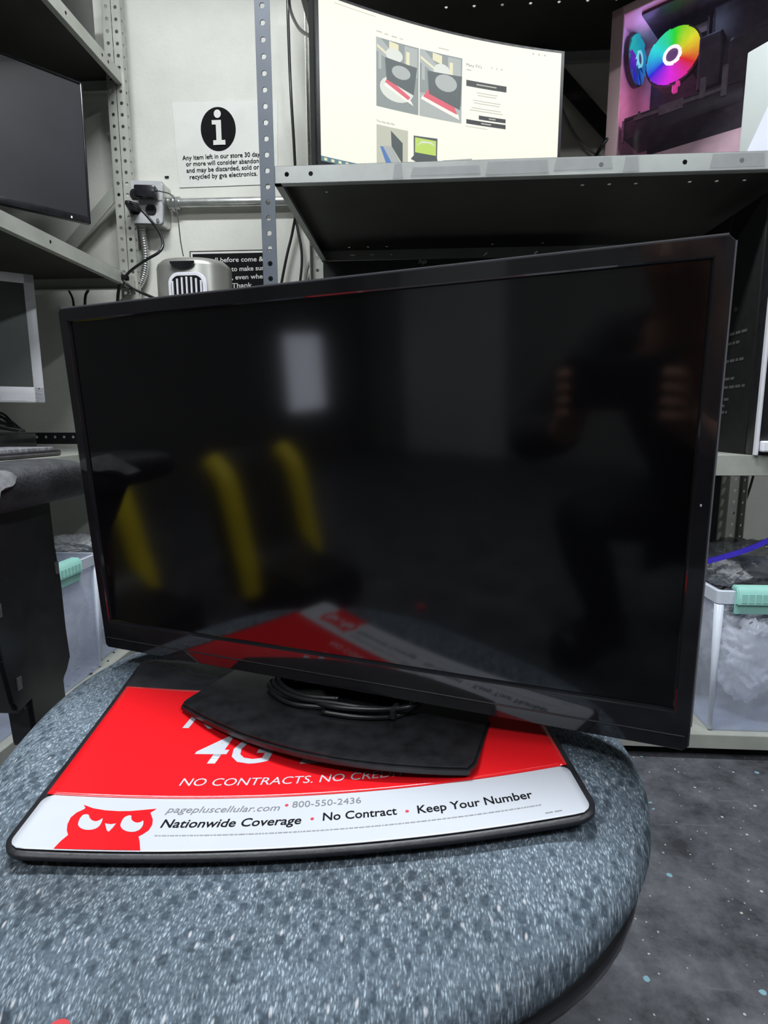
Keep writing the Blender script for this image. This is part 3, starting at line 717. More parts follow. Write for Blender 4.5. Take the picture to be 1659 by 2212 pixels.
M['page'] = emis('lit_page_white', (1, 1, .86), .93)
def pg(name, c, st=.9): return emis(name, c, st)
ms = obj('display', curved(0, 1, SZ0, SZ1, 0, .004), 'page', mon, smooth=40)
bm = curved(-.008, 1.008, SZ1, SZ1 + .004, .001, .012); merge(bm, curved(-.012, 1.012, SZ0 - .013, SZ0, .001, .012))
merge(bm, curved(-.012, 0, SZ0 - .013, SZ1 + .004, .001, .012, 2)); merge(bm, curved(1.0, 1.012, SZ0 - .013, SZ1 + .004, .001, .012, 2))
obj('bezel', bm, 'semi', mon)
obj('rear_shell', curved(-.012, 1.012, SZ0 - .013, SZ1 + .004, -.0045, .03), 'black', mon)
bm = B(); c = scr(.5, 1.30, -.05); box(bm, (c.x - .02, c.y - .012, 1.245), (c.x + .02, c.y + .012, 1.40)); box(bm, (c.x - .11, c.y - .05, 1.2425), (c.x + .11, c.y + .05, 1.2505), bev=.002)
obj('stand', bm, 'black', mon)
# page content: flat printed-like patches lying on the lit display
def patch(name, polys, m, off, label=None):
    bm = B()
    for P in polys:
        # subdivide along s so that patches follow the curve
        f = bm.faces.new([bm.verts.new((p[0], p[1], 0)) for p in P]); f.normal_update()
    bmesh.ops.triangulate(bm, faces=bm.faces[:])
    xs = [v.co.x for v in bm.verts]; x = min(xs)
    while x < max(xs):
        x += .02; bmesh.ops.bisect_plane(bm, geom=bm.verts[:] + bm.edges[:] + bm.faces[:], plane_co=(x, 0, 0), plane_no=(1, 0, 0))
    for v in bm.verts: v.co = scr(v.co.x, v.co.y, off)
    return obj(name, bm, m, ms, label=label)
def R(s0, s1, z0, z1): return [(s0, z0), (s1, z0), (s1, z1), (s0, z1)]
def E(cx, cz, rx, rz, n=20, a0=0, a1=2 * pi): return [(cx + rx * cos(a0 + (a1 - a0) * k / n), cz + rz * sin(a0 + (a1 - a0) * k / n)) for k in range(n)]
PM = {k: pg('page_' + k, c, s) for k, c, s in (('grey', (.27, .31, .30), .9), ('dark', (.07, .09, .09), .9), ('mid', (.44, .48, .46), .9), ('pale', (.74, .78, .70), .95), ('red', (.75, .09, .14), .95), ('black', (.012, .012, .012), .8), ('tan', (.55, .56, .45), .95), ('blue', (.08, .2, .5), .95), ('lime', (.52, .72, .12), .95), ('text', (.12, .12, .1), .9), ('faint', (.5, .5, .42), .95), ('teal', (.12, .26, .32), .8), ('cream', (.82, .78, .5), .95))}
for i, (a, b) in enumerate(((.2215, .3945), (.3985, .5765))):
    wd = b - a; z0, z1 = 1.386, 1.514; h = z1 - z0
    g = lambda x, y: (a + wd * x, z0 + h * y)
    patch('page_photo', [R(a, b, z0, z1)], PM['grey'], .0006, 'photo on the web page of a screen on a red mat')
    patch('photo_detail', [[g(0, .8), g(.55, .62), g(.6, .7), g(.1, 1), g(0, 1)], [g(.05, .55), g(.12, .55), g(.12, .78), g(.05, .78)], [g(.66, .55), g(.97, .55), g(.97, .98), g(.66, .98)]], PM['mid'], .0008)
    patch('photo_detail', [[g(.3, .88), g(.52, .84), g(.52, .97), g(.3, .99)], [g(.7, .62), g(.78, .6), g(.78, .9), g(.7, .9)], [g(.02, .86), g(.5, .68), g(.52, .71), g(.02, .9)]], PM['cream'], .0009)
    if i == 0:
        patch('photo_detail', [E(a + wd * .48, z0 + h * .31, wd * .40, h * .19), E(a + wd * .42, z0 + h * .80, wd * .2, h * .1)], PM['pale'], .0010)
        patch('photo_detail', [[g(.18, .33), g(.88, .12), g(.80, .20), g(.25, .40)]], PM['paper'] if 'paper' in PM else 'page', .0011)
        patch('photo_detail', [[g(.2, .38), g(.75, .19), g(.8, .24), g(.26, .45)]], PM['red'], .0012)
        patch('photo_detail', [[g(.2, .74), g(.96, .70), g(.88, .28), g(.24, .42)]], PM['dark'], .0013)
        patch('photo_detail', [E(a + wd * .58, z0 + h * .57, wd * .22, h * .10)], PM['mid'], .0014)
    else:
        patch('photo_detail', [[g(0, 0), g(1, 0), g(1, .26), g(.5, .40), g(0, .35)]], PM['mid'], .0010)
        patch('photo_detail', [E(a + wd * .52, z0 + h * .73, wd * .2, h * .12)], PM['pale'], .0010)
        patch('photo_detail', [[g(.03, .26), g(.95, .05), g(.92, .13), g(.08, .32)]], 'page', .0011)
        patch('photo_detail', [[g(.08, .30), g(.90, .12), g(.82, .24), g(.2, .42)]], PM['red'], .0012)
        patch('photo_detail', [[g(.18, .70), g(1.0, .72), g(.96, .20), g(.22, .36)]], PM['dark'], .0013)
        patch('photo_detail', [E(a + wd * .62, z0 + h * .57, wd * .26, h * .13)], PM['mid'], .0014)
for s0, s1, z0, z1, tx in ((.595, .768, 1.4625, 1.4745, '---- -- ------- ---- ----'), (.6515, .768, 1.400, 1.4082, '- ------'), (.598, .769, 1.388, 1.3968, '------')):
    bt = patch('page_button', [R(s0, s1, z0, z1)], PM['black'], .0006)
    n = len(tx); wq = (s1 - s0) * (.5 if n > 10 else .25); mid = (s0 + s1) / 2
    patch('button_text', [R(mid - wq / 2, mid + wq / 2, (z0 + z1) / 2 - .0012, (z0 + z1) / 2 + .0012)], PM['faint'], .0009)
for q_ in ([R(.64, .73, 1.452, 1.4535), R(.645, .725, 1.447, 1.4485), R(.625, .745, 1.436, 1.4375), R(.63, .74, 1.431, 1.4325), R(.62, .745, 1.421, 1.4225), R(.612, .755, 1.416, 1.4175), R(.595, .69, 1.382, 1.3832), R(.223, .245, 1.5235, 1.5255), R(.255, .27, 1.5228, 1.5245), R(.283, .305, 1.522, 1.524), R(.315, .33, 1.522, 1.5235), R(.475, .52, 1.5235, 1.525), R(.06, .22, 1.5490, 1.5500), R(.595, .615, 1.4935, 1.4955), R(.70, .704, 1.505, 1.508), R(.722, .726, 1.505, 1.508), R(.742, .748, 1.505, 1.508), R(.875, .882, 1.546, 1.549), R(.90, .907, 1.546, 1.549), R(.925, .932, 1.546, 1.549)],):
    for w_ in q_: patch('page_text', [w_], PM['faint'], .0006)
bm = text_bm("Many TV's", .594, .660, 1.5015, .0055, lambda u, v: scr(u, v, .0006)); obj('page_text', bm, PM['text'], ms)
bm = text_bm("You may also like", .2217, .2955, 1.3565, .0042, lambda u, v: scr(u, v, .0006)); obj('page_text', bm, PM['text'], ms)
# thumbnails of laptops
patch('page_photo', [R(.2217, .3515, 1.262, 1.3515)], PM['tan'], .0006, 'photo on the page of a blue laptop')
patch('photo_detail', [[(.236, 1.311), (.268, 1.270), (.327, 1.278), (.283, 1.313)]], PM['blue'], .0008)
patch('photo_detail', [[(.247, 1.312), (.285, 1.281), (.318, 1.284), (.279, 1.315)]], PM['mid'], .0010)
patch('photo_detail', [[(.280, 1.345), (.329, 1.325), (.329, 1.284), (.283, 1.315)]], PM['dark'], .0012)
patch('photo_detail', [[(.375, 1.345), (.476, 1.3475), (.475, 1.3085), (.376, 1.306)], [(.363, 1.298), (.376, 1.306), (.475, 1.3085), (.485, 1.287), (.44, 1.284)]], PM['dark'], .0006)
patch('page_photo', [R(.381, .470, 1.3125, 1.342)], PM['lime'], .0009, 'photo on the page of a laptop with a lime green screen')
patch('photo_detail', [[(.385, 1.325), (.41, 1.337), (.45, 1.338), (.468, 1.331), (.44, 1.335), (.41, 1.333)]], PM['pale'], .0011)
patch('photo_detail', [[(.500, 1.306), (.627, 1.319), (.60, 1.27), (.500, 1.27)]], PM['mid'], .0006)
patch('photo_detail', [R(.647, .654, 1.3115, 1.3165), R(.647, .654, 1.303, 1.3075), R(.647, .652, 1.295, 1.299), R(.66, .682, 1.3125, 1.315)], PM['faint'], .0006)
patch('photo_detail', [[(.697, 1.3145), (.764, 1.304), (.762, 1.27), (.697, 1.27)]], PM['mid'], .0006)
patch('taskbar', [R(.0, 1, SZ0, 1.2680)], PM['teal'], .0006)
patch('taskbar_icon', [R(.012 + .028 * k, .024 + .028 * k, 1.2605, 1.2655) for k in range(5)], PM['cream'], .0009)

# ------------------------------------------------------------------ gaming computer with lit fans
pc = thing('gaming_computer', 'pale pink computer case with a glass side and rainbow lit fans', 'computer', (.6, 1.5, 1.243))
PX = Vector((.777, -.63, 0)).normalized(); PN = Vector((-.63, -.777, 0)).normalized(); PO = Vector((.462, 1.605, 1.2425))
PLn, PHt, PDp = .385, .494, .19
PF = frame(PO, PX, (0, 0, 1), PN)    # x along the side, y up, z out of the glass; interior at z<0
def pcb(f, *a, **k):
    bm = B(); f(bm); bm.transform(PF); bmesh.ops.recalc_face_normals(bm, faces=bm.faces[:]); return bm
def case(bm):
    D = PDp
    box(bm, (0, 0, -D), (PLn, .012, 0)); box(bm, (0, PHt - .012, -D), (PLn, PHt, 0))
    box(bm, (0, 0, -D), (.010, PHt, 0)); box(bm, (PLn - .012, 0, -D), (PLn, PHt, 0))
    box(bm, (0, 0, -D), (PLn, PHt, -D + .006))
    box(bm, (0, 0, -.006), (.030, PHt, .004), bev=.002); box(bm, (0, PHt - .02, -.006), (PLn, PHt, .004), bev=.002)
    box(bm, (PLn - .02, 0, -.006), (PLn, PHt, .004), bev=.002)
obj('case_shell', pcb(case), 'pcwhite', pc, smooth=40)
obj('power_supply_cover', pcb(lambda bm: box(bm, (.010, .012, -PDp + .01), (PLn - .012, .143, -.012))), 'pcwhite', pc)
obj('glass_panel', pcb(lambda bm: box(bm, (.028, .002, .0005), (PLn - .018, PHt - .015, .0035))), 'glass', pc)
obj('motherboard', pcb(lambda bm: [box(bm, (.040, .15, -PDp + .008), (.365, PHt - .03, -PDp + .012)), box(bm, (.20, .30, -PDp + .012), (.36, .47, -PDp + .085), bev=.006), box(bm, (.18, .285, -PDp + .012), (.23, .40, -PDp + .11), bev=.004), box(bm, (.25, .20, -PDp + .012), (.37, .36, -.05), bev=.01), box(bm, (.06, .475, -.16), (.37, .481, -.03))]), 'pcdark', pc)
for k in range(4):
    bm = pcb(lambda bm: box(bm, (.185 + .012 * k, .33, -PDp + .012), (.190 + .012 * k, .46, -PDp + .075), bev=.001)); obj('memory_stick', bm, 'pcdark', pc)
def gpu(bm):
    box(bm, (.026, .212, -.150), (.292, .256, -.045), bev=.004)
    box(bm, (.026, .256, -.150), (.28, .262, -.045))
g_ = obj('graphics_card', pcb(gpu), 'pcdark', pc, smooth=40)
obj('card_trim', pcb(lambda bm: [box(bm, (.05, .248, -.046), (.25, .256, -.043)), box(bm, (.11, .240, -.0455), (.165, .262, -.0425)), box(bm, (.20, .246, -.0455), (.212, .290, -.0425)), box(bm, (.245, .235, -.0455), (.257, .300, -.0425)), box(bm, (.022, .205, -.050), (.027, .256, -.042)), box(bm, (.06, .25, -.0455), (.066, .266, -.0425))]), 'pcmid', g_)
def fan(cx, cy, cz, axis, r, blade_m, nm_lab):
    """120 mm fan: square frame, ring, nine curved blades at rest, lit hub"""
    if axis == 'z': F = PF @ Matrix.Translation((cx, cy, cz))
    else: F = PF @ Matrix.Translation((cx, cy, cz)) @ Matrix.Rotation(pi / 2, 4, 'Y')
    def mk(name, f, m, par, **k):
        bm = B(); f(bm); o = bpy.data.objects.new(name, mesh_from(bm, name)); COL.objects.link(o); o.data.materials.append(M[m] if isinstance(m, str) else m)
        o.matrix_world = F; o.parent = par
        pi_ = Matrix.Translation(pc.location) if par == pc else F
        o.matrix_parent_inverse = pi_.inverted(); return o
    def ringf(bm):
        S_ = r + .003; n = 40
        pts = []
        for z in (-.010, .0015):
            inn = [bm.verts.new((r * cos(2 * pi * k / n), r * sin(2 * pi * k / n), z)) for k in range(n)]
            out = []
            for k in range(n):
                a = 2 * pi * k / n; m = max(abs(cos(a)), abs(sin(a))); q = 1.0
                out.append(bm.verts.new((S_ * q * cos(a), S_ * q * sin(a), z)))
            pts.append((inn, out))
        for k in range(n):
            j = (k + 1) % n
            for z in (0, 1): bm.faces.new([pts[z][0][k], pts[z][0][j], pts[z][1][j], pts[z][1][k]])
            bm.faces.new([pts[0][0][k], pts[0][0][j], pts[1][0][j], pts[1][0][k]]); bm.faces.new([pts[0][1][k], pts[0][1][j], pts[1][1][j], pts[1][1][k]])
        bmesh.ops.recalc_face_normals(bm, faces=bm.faces[:])
    fo = mk('fan', ringf, 'pcdark', pc); fo['label'] = nm_lab
    def blades(bm):
        for b in range(9):
            a0 = 2 * pi * b / 9; G = []
            for i in range(7):
                rr = r * (.30 + .68 * i / 6); row = []
                for j in range(5):
                    a = a0 + .30 * i / 6 + (j / 4) * .86
                    row.append(bm.verts.new((rr * cos(a), rr * sin(a), (.009 - .006 * j / 4))))
                G.append(row)
            for i in range(6):
                for j in range(4): bm.faces.new([G[i][j], G[i + 1][j], G[i + 1][j + 1], G[i][j + 1]])
    bo = mk('fan_blades', blades, blade_m, fo)
    md = bo.modifiers.new('t', 'SOLIDIFY'); md.thickness = .0015
    mk('fan_hub', lambda bm: cyl(bm, (0, 0, -.008), (0, 0, .009), r * .24, 24), pm('hub_plastic_' + blade_m, (.35, .25, .45), .4), fo)
    def lring(bm):
        n = 32; a = []
        for rr, z in ((r * .23, .0110), (r * .34, .0110), (r * .34, .005), (r * .23, .005)):
            a.append([bm.verts.new((rr * cos(2 * pi * k / n), rr * sin(2 * pi * k / n), z)) for k in range(n)])
        for q in range(4):
            for k in range(n): bm.faces.new([a[q][k], a[q][(k + 1) % n], a[(q + 1) % 4][(k + 1) % n], a[(q + 1) % 4][k]])
        bmesh.ops.recalc_face_normals(bm, faces=bm.faces[:])
    mk('light_ring', lring, emis('hub_light_' + blade_m, (1, .93, .93) if blade_m == 'fanrgb' else (.25, .85, 1), 1.6 if blade_m == 'fanrgb' else 1.1), fo)
fan(.117, .392, -.100, 'z', .063, 'fanrgb', 'rainbow lit cooler fan')
fan(.022, .425, -.112, 'x', .056, 'fanblue', 'cyan lit fan seen nearly edge on')
obj('cooler_tower', pcb(lambda bm: box(bm, (.075, .345, -.178), (.160, .44, -.113))), 'pcmid', pc)
obj('connector', pcb(lambda bm: [box(bm, (.128, .296, -.082), (.139, .312, -.07), bev=.002), box(bm, (.136, .309, -.082), (.144, .319, -.07), bev=.002)]), emis('pink_lit_plastic', (1, .05, .45), .8), pc, label='pink lit connector')
def glow(name, loc, col, e):
    l = bpy.data.lights.new(name, 'POINT'); l.energy = e; l.color = col; l.shadow_soft_size = .03
    o = bpy.data.objects.new(name, l); COL.objects.link(o); o.location = PF @ Vector(loc)
glow('fan_light_pink', (.10, .30, -.06), (1, .35, .7), .30)
glow('fan_light_blue', (.06, .45, -.06), (.45, .35, 1), .14)
glow('fan_light_green', (.20, .45, -.06), (.45, .6, .9), .12)

# ------------------------------------------------------------------ pale box and paper at the right end of the middle shelf
bm = B(); A = Vector((.640, 1.300, 1.2425)); X = Vector((.5, -.87, 0)).normalized(); Yv = Vector((.87, .5, 0)).normalized()
obox(bm, frame(A, X, Yv, X.cross(Yv)), (0, 0, 0), (.112, .075, .1), bev=.003)
for v in bm.verts:
    pass
bm.free(); bm = B(); F_ = Matrix(((X.x, Yv.x, 0, A.x), (X.y, Yv.y, 0, A.y), (0, 0, 1, A.z), (0, 0, 0, 1)))
obox(bm, F_, (0, 0, 0), (.112, .075, .222), bev=.003)
tag(obj('enamel_box', bm, 'whitebox', smooth=40), 'pale grey box at the shelf end in front of the lit computer', 'box')
bm = B(); Fp = F_ @ Matrix.Translation((0, -.004, 0))
prism(bm, [(0.004, 0), (.112, 0), (.112, .205), (.10, .19)], -.0006, .0006, Fp @ Matrix.Rotation(pi / 2, 4, 'X'))
tag(obj('paper_sheet', bm, 'sheet'), 'bluish white sheet leaning against the pale box on the shelf', 'paper')

# ------------------------------------------------------------------ lower shelf: dark computers
hp = thing('tower_computer', 'black tower computer with printed label standing on the lower right shelf', 'computer', (.76, 1.38, .674))
bm = B(); box(bm, (.672, 1.235, .6725), (.84, 1.60, 1.185), bev=.003); obj('case', bm, pm('dull_black_case_paint', (.007, .007, .007), .6, var=.3, scale=50, spec=.3), hp, smooth=40)
bm = B(); box(bm, (.672, 1.2, .6725), (.84, 1.2355, 1.185), bev=.006); ff = obj('front_panel', bm, 'black', hp, smooth=40)
bm = B(); box(bm, (.6705, 1.192, .6725), (.677, 1.203, 1.185), bev=.002); obj('edge_trim', bm, 'silverhi', ff, label='pale trim along the front edge')
bm = B(); box(bm, (.68, 1.185, .680), (.76, 1.201, .702), bev=.003); obj('port_cover', bm, 'white', ff, label='white block at the foot of the front')
bm = B(); random.seed(5)
lf = lambda u, v: Vector((.6712, 1.42 - u, v))
for r_, (z, n) in enumerate(((.925, 6), (.905, 7), (.888, 5), (.868, 7), (.850, 4), (.83, 6), (.812, 7), (.80, 5), (.786, 6), (.772, 4), (.758, 6))):
    u = .0 if r_ % 3 else .02
    for k in range(n):
        l = random.uniform(.008, .022)
        quad(bm, lf(u, z), lf(u + l, z), lf(u + l, z + .006), lf(u, z + .006)); u += l + .004
obj('rating_label', bm, pm('label_print_grey', (.07, .07, .07), .5), hp, label='grey rows of small print')
bm = text_bm('hp', .095, .111, .975, .010, lf, .2, .01); obj('brand_mark', bm, pm('dim_mark', (.09, .09, .09), .5), hp)
bm = B(); box(bm, (-.268, 1.60, .6725), (.46, 1.73, 1.170), bev=.004)
dk = thing('printer', 'large black machine with a tiny grey logo under the middle shelf', 'machine', (.05, 1.6, .673))
obj('housing', bm, 'black', dk, smooth=40)
bm = text_bm('hp', 0, .022, 0, .011, flatfn(at(904, 569, 1, 1.597), (1, 0, 0), (0, 0, 1)), .2, .02); obj('brand_mark', bm, 'greyink', dk)
bm = B(); box(bm, (.775, 1.62, .0625), (.83, 1.74, .625), bev=.003); tag(obj('computer_case', bm, 'black', smooth=40), 'slim black case standing upright behind the right bin', 'computer')

# ------------------------------------------------------------------ plastic storage bins
def storage_bin(label, cen, sx, sy, z0, h, rot, hside, hoff=0, group='clear storage bins with mint handles'):
    """tapered open box with rolled rim and clip handle on one side; returns (thing, frame)"""
    t = thing('storage_bin', label, 'bin', (cen[0], cen[1], z0), group)
    F = Matrix.Translation((cen[0], cen[1], z0)) @ Matrix.Rotation(rot, 4, 'Z')
    tp = .945
    def ring(k, z, e=0):
        r = .008; P = rrect(-sx / 2 * k - e, -sy / 2 * k - e, sx / 2 * k + e, sy / 2 * k + e, r, 4)
        return [(p[0], p[1], z) for p in P]
    bm = B(); L = [ring(tp, .002), ring(tp + .02, .012), ring(1, h)]
    V = [[bm.verts.new(p) for p in q] for q in L]; n = len(V[0])
    bm.faces.new(V[0][::-1])
    for a, b in zip(V, V[1:]):
        for k in range(n): bm.faces.new([a[k], a[(k + 1) % n], b[(k + 1) % n], b[k]])
    bm.transform(F); obj('body', bm, 'bin', t, smooth=50, solid=.0018)
    bm = B(); L = [ring(1, h - .028, .0045), ring(1, h - .0275, .0065), ring(1, h - .001, .0075), ring(1, h, .0065), ring(1, h, -.001)]
    V = [[bm.verts.new(p) for p in q] for q in L]
    for a, b in zip(V, V[1:]):
        for k in range(n): bm.faces.new([a[k], a[(k + 1) % n], b[(k + 1) % n], b[k]])
    bm.transform(F); obj('rim', bm, 'binrim', t, smooth=28, solid=.0012)
    for sx_, sy_ in ((-1, -1), (1, -1), (-1, 1), (1, 1)):
        bm = B(); kx, ky = sx / 2 - .002, sy / 2 - .002
        cyl(bm, F @ Vector((sx_ * (kx * .955), sy_ * (ky * .955), .004)), F @ Vector((sx_ * kx, sy_ * ky, h - .03)), .0045, 8, .010)
        obj('corner_rib', bm, 'binrim', t, smooth=True)
    bm = B()
    W = .07
    prof = [(.006, -.05), (.012, -.048), (.014, -.028), (.019, -.026), (.019, .0), (.012, .010), (-.006, .011), (-.010, .006), (-.010, .0), (.006, .0)]
    if hside == 'y-': H = F @ Matrix.Translation((hoff, -sy / 2, h)) @ frame((0, 0, 0), (0, -1, 0), (0, 0, 1), (-1, 0, 0))
    else: H = F @ Matrix.Translation((sx / 2, hoff, h)) @ frame((0, 0, 0), (1, 0, 0), (0, 0, 1), (0, -1, 0))
    prism(bm, prof, -W, W, H, bev=.002)
    hd = obj('handle', bm, 'mint', t, smooth=40)
    bm = B()
    for k in range(-4, 5): obox(bm, H, (.0190, -.022, k * .014 - .0055), (.0197, -.003, k * .014 + .0055))
    obj('handle_ribs', bm, 'mint', hd)
    return t, F
def crumple(name, cen, rad, m, seed, amp=.35, parent=None, sub=5):
    bm = B(); bmesh.ops.create_icosphere(bm, subdivisions=sub, radius=1)
    for v in bm.verts:
        p = v.co.copy(); n1 = noise.noise(p * 1.7 + Vector((seed, 0, 0))); n2 = abs(noise.noise(p * 4.3 + Vector((0, seed, 0)))); n3 = abs(noise.noise(p * 9 + Vector((0, 0, seed))))
        k = 1 + amp * (n1 * .9 - n2 * 1.1 - n3 * .45 - .2 * abs(noise.noise(p * 17 + Vector((seed, seed, 0)))))
        v.co = Vector((p.x * rad[0], p.y * rad[1], p.z * rad[2])) * k + Vector(cen)
    return obj(name, bm, m, parent, smooth=True)
storage_bin('large clear bin of bagged cables on the bottom right shelf', (.816, 1.375), .36, .33, .0615, .325, .0, 'y-', -.082)
tag(crumple('plastic_bag', (.77, 1.30, .20), (.095, .075, .10), 'bag', 1), 'crumpled clear bag at the front inside the right bin', 'bag', 'plastic bags in and on the bins')
tag(crumple('plastic_bag', (.90, 1.34, .17), (.075, .09, .085), 'bag', 5), 'clear bag at the far right inside the right bin', 'bag', 'plastic bags in and on the bins')
tag(crumple('plastic_bag', (.76, 1.42, .24), (.08, .07, .10), 'bag', 9), 'grey bag in the middle of the right bin under the strap', 'bag', 'plastic bags in and on the bins')
tag(crumple('plastic_bag', (.80, 1.40, .40), (.14, .10, .065), 'bagdark', 14), 'smoky bag heaped over the top of the right bin', 'bag', 'plastic bags in and on the bins')
tag(crumple('plastic_bag', (.715, 1.36, .39), (.05, .06, .03), 'bag', 21), 'small clear bag corner poking over the right bin rim', 'bag', 'plastic bags in and on the bins')
bm = B(); P = [at(1490, 1222, 1, 1.30), at(1545, 1208, 1, 1.29), at(1600, 1192, 1, 1.285), at(1650, 1172, 1, 1.28), at(1710, 1140, 1, 1.30)]
Q = spline(P, 8); V = [[bm.verts.new(q + Vector((0, .002 * s2, .006 * s))) for s, s2 in ((-1, -1), (1, -1), (1, 1), (-1, 1))] for q in Q]
for a, b in zip(V, V[1:]):
    for k in range(4): bm.faces.new([a[k], b[k], b[(k + 1) % 4], a[(k + 1) % 4]])
bm.faces.new(V[0][::-1]); bm.faces.new(V[-1]); tag(obj('strap', bm, 'blue', smooth=40), 'bright blue plastic strap over the smoky bag on the right', 'strap')
random.seed(11)
bm = B()
for k in range(7):
    c = Vector((.77 + random.uniform(-.04, .1), 1.28 + random.uniform(0, .05), .27 + .012 * k)); r = random.uniform(.03, .055)
    tube(bm, [c + Vector((r * cos(a * .9), .02 * sin(a * 1.7 + k), r * .5 * sin(a * .9))) for a in range(9)], .0028, 6, 5)
tag(obj('cable_bundle', bm, 'cable', smooth=True), 'tangle of dark cables seen through the right bin wall', 'cable')
storage_bin('clear bin with mint handle beside the armrest on the left', (-1.002, 1.33), .225, .26, .0635, .325, .0, 'x+', -.028)
storage_bin('pale blue clear bin behind the left armrest bin', (-1.03, 1.60), .24, .22, .0635, .30, .0, 'x+', .0)
storage_bin('clear bin low at the left edge under the armrest', (-1.02, .98), .26, .30, .0635, .26, .0, 'x+', -.02)
for i, (c, r_, m_) in enumerate((((-1.0, 1.33, .17), (.08, .09, .08), 'bag'), ((-1.03, 1.60, .16), (.09, .09, .08), 'bag'), ((-1.02, .98, .15), (.09, .11, .06), 'bag'))):
    tag(crumple('plastic_bag', c, r_, m_, 30 + i * 7), ('clear bag inside the mint handled bin beside the armrest', 'clear bag inside the rearmost left bin', 'clear bag inside the lowest left bin')[i], 'bag', 'plastic bags in and on the bins')
bm = B(); bmesh.ops.create_uvsphere(bm, u_segments=16, v_segments=10, radius=.03, matrix=Matrix.Translation((-.935, 1.24, .125)))
tag(obj('ball', bm, 'blue', smooth=True), 'blue round thing seen dimly through the left bin', 'ball')
tag(crumple('plastic_bag', (-1.03, 1.60, .385), (.09, .07, .03), 'bag', 77), 'thin clear bag on top of the rear left bin', 'bag', 'plastic bags in and on the bins')
# crumbs of dirt on the lowest left shelf
bm = B(); random.seed(4)
for k in range(26):
    c = Vector((-.89 - random.random() * .10, 1.33 + random.random() * .33, .0635)); r = random.uniform(.001, .005)
    hexa(bm, [c + Vector((sx * r, sy * r * random.uniform(.5, 1.5), z)) for z in (0, .002) for sx, sy in ((-1, -1), (1, -.7), (1, 1), (-.8, 1))])
tag(obj('debris', bm, 'black'), 'black crumbs of dirt scattered on the lowest left shelf', 'debris', kind='stuff')

# ------------------------------------------------------------------ left monitors, keyboard, desk clutter
def flat_monitor(name, label, corner, ang, W, H, tilt, body, bez, bot, dark, btn=False, foot=.66, rear=.02):
    """corner = lower right front corner; ang = heading of the bottom edge (left to right)"""
    t = thing(name, label, 'monitor', (corner[0], corner[1], foot))
    X = Vector((cos(ang), sin(ang), 0)); Nn = Vector((sin(ang), -cos(ang), 0)); U = Vector((0, 0, 1)) * cos(tilt) - Nn * sin(tilt)
    Fm = frame(Vector(corner) - X * W, X, U, X.cross(U))
    def mk(f):
        bm = B(); f(bm); bm.transform(Fm); bmesh.ops.recalc_face_normals(bm, faces=bm.faces[:]); return bm
    def frame_(bm):
        box(bm, (0, 0, -.02), (W, bot, 0), bev=.002); box(bm, (0, H - bez, -.02), (W, H, 0), bev=.002)
        box(bm, (0, 0, -.02), (bez, H, 0), bev=.002); box(bm, (W - bez, 0, -.02), (W, H, 0), bev=.002)
    obj('bezel', mk(frame_), body, t, smooth=40)
    obj('screen', mk(lambda bm: box(bm, (bez - .001, bot - .001, -.01), (W - bez + .001, H - bez + .001, -.003))), dark, t)
    obj('rear_shell', mk(lambda bm: hexa(bm, [(.03, .03, -.02 - rear), (W - .03, .03, -.02 - rear), (W - .03, H - .03, -.02 - rear), (.03, H - .03, -.02 - rear), (.001, .001, -.018), (W - .001, .001, -.018), (W - .001, H - .001, -.018), (.001, H - .001, -.018)])), body, t)
    bc = Fm @ Vector((W / 2, H * .45, -.03 - rear)); b0 = Vector((bc.x, bc.y, foot))
    bm = B(); Ff = frame(b0, X, -Nn, (0, 0, 1)); Ff = Matrix(((X.x, -Nn.x, 0, b0.x), (X.y, -Nn.y, 0, b0.y), (0, 0, 1, b0.z), (0, 0, 0, 1)))
    obox(bm, Ff, (-.03, -.01, .006), (.03, .012, bc.z - foot)); obox(bm, Ff, (-.11, -.08, .0005), (.11, .08, .009), bev=.003)
    obj('stand', bm, body, t)
    return t, Fm, mk
bmn = thing
M['monscreen'] = pm('hazy_dark_screen', (.026, .025, .030), .34, var=.2, scale=4)
c_ = at(197, 484, 1, 1.60)
t, Fm, mk = flat_monitor('computer_monitor', 'dark flat monitor turned on the middle left shelf', (c_.x, c_.y, c_.z), radians(48.7), .50, .345, radians(-2.5), 'semi', .006, .018, 'monscreen', foot=1.1775)
bm = mk(lambda bm: box(bm, (.45, .004, .0), (.453, .009, .0006))); obj('power_light', bm, emis('white_led', (1, 1, .95), 1.5), t, label='tiny white power light')
M['aioscreen'] = pm('dull_dark_screen', (.10, .11, .105), .4, var=.25, scale=3)
c_ = at(98, 869, 1, 1.50)
t, Fm, mk = flat_monitor('computer_monitor', 'white framed monitor below the left shelf above the keyboard', (c_.x, c_.y, c_.z), radians(36), .46, .335, radians(5), 'white', .024, .040, 'aioscreen', foot=.7130)
for u0, u1 in ((.36, .42), (.27, .335), (.18, .245)):
    bm = mk(lambda bm: [box(bm, (u0, .003, .0), (u1 - .001, .0155, .0012), bev=.0004)]); obj('button', bm, 'white', t)
bm = mk(lambda bm: box(bm, (.4475, .034, .0), (.4495, .038, .0006))); obj('indicator', bm, 'ink', t)
kb = thing('keyboard', 'black keyboard lying on the desk shelf behind the armrest', 'keyboard', (-.95, 1.15, .662))
KF = Matrix.Translation((-.892, 1.362, .6615)) @ Matrix.Rotation(radians(-91), 4, 'Z')   # x along the front edge towards camera
bm = B(); obox(bm, KF, (0, -.14, 0), (.44, 0, .014), bev=.004); obj('case', bm, 'semi', kb, smooth=40)
bm = B(); obox(bm, KF, (.004, -.003, .006), (.436, .0012, .009)); obj('front_trim', bm, 'pcmid', kb)
M['keycap'] = pm('dusty_keycaps', (.26, .26, .28), .5, var=.4, scale=90)
bm = B()
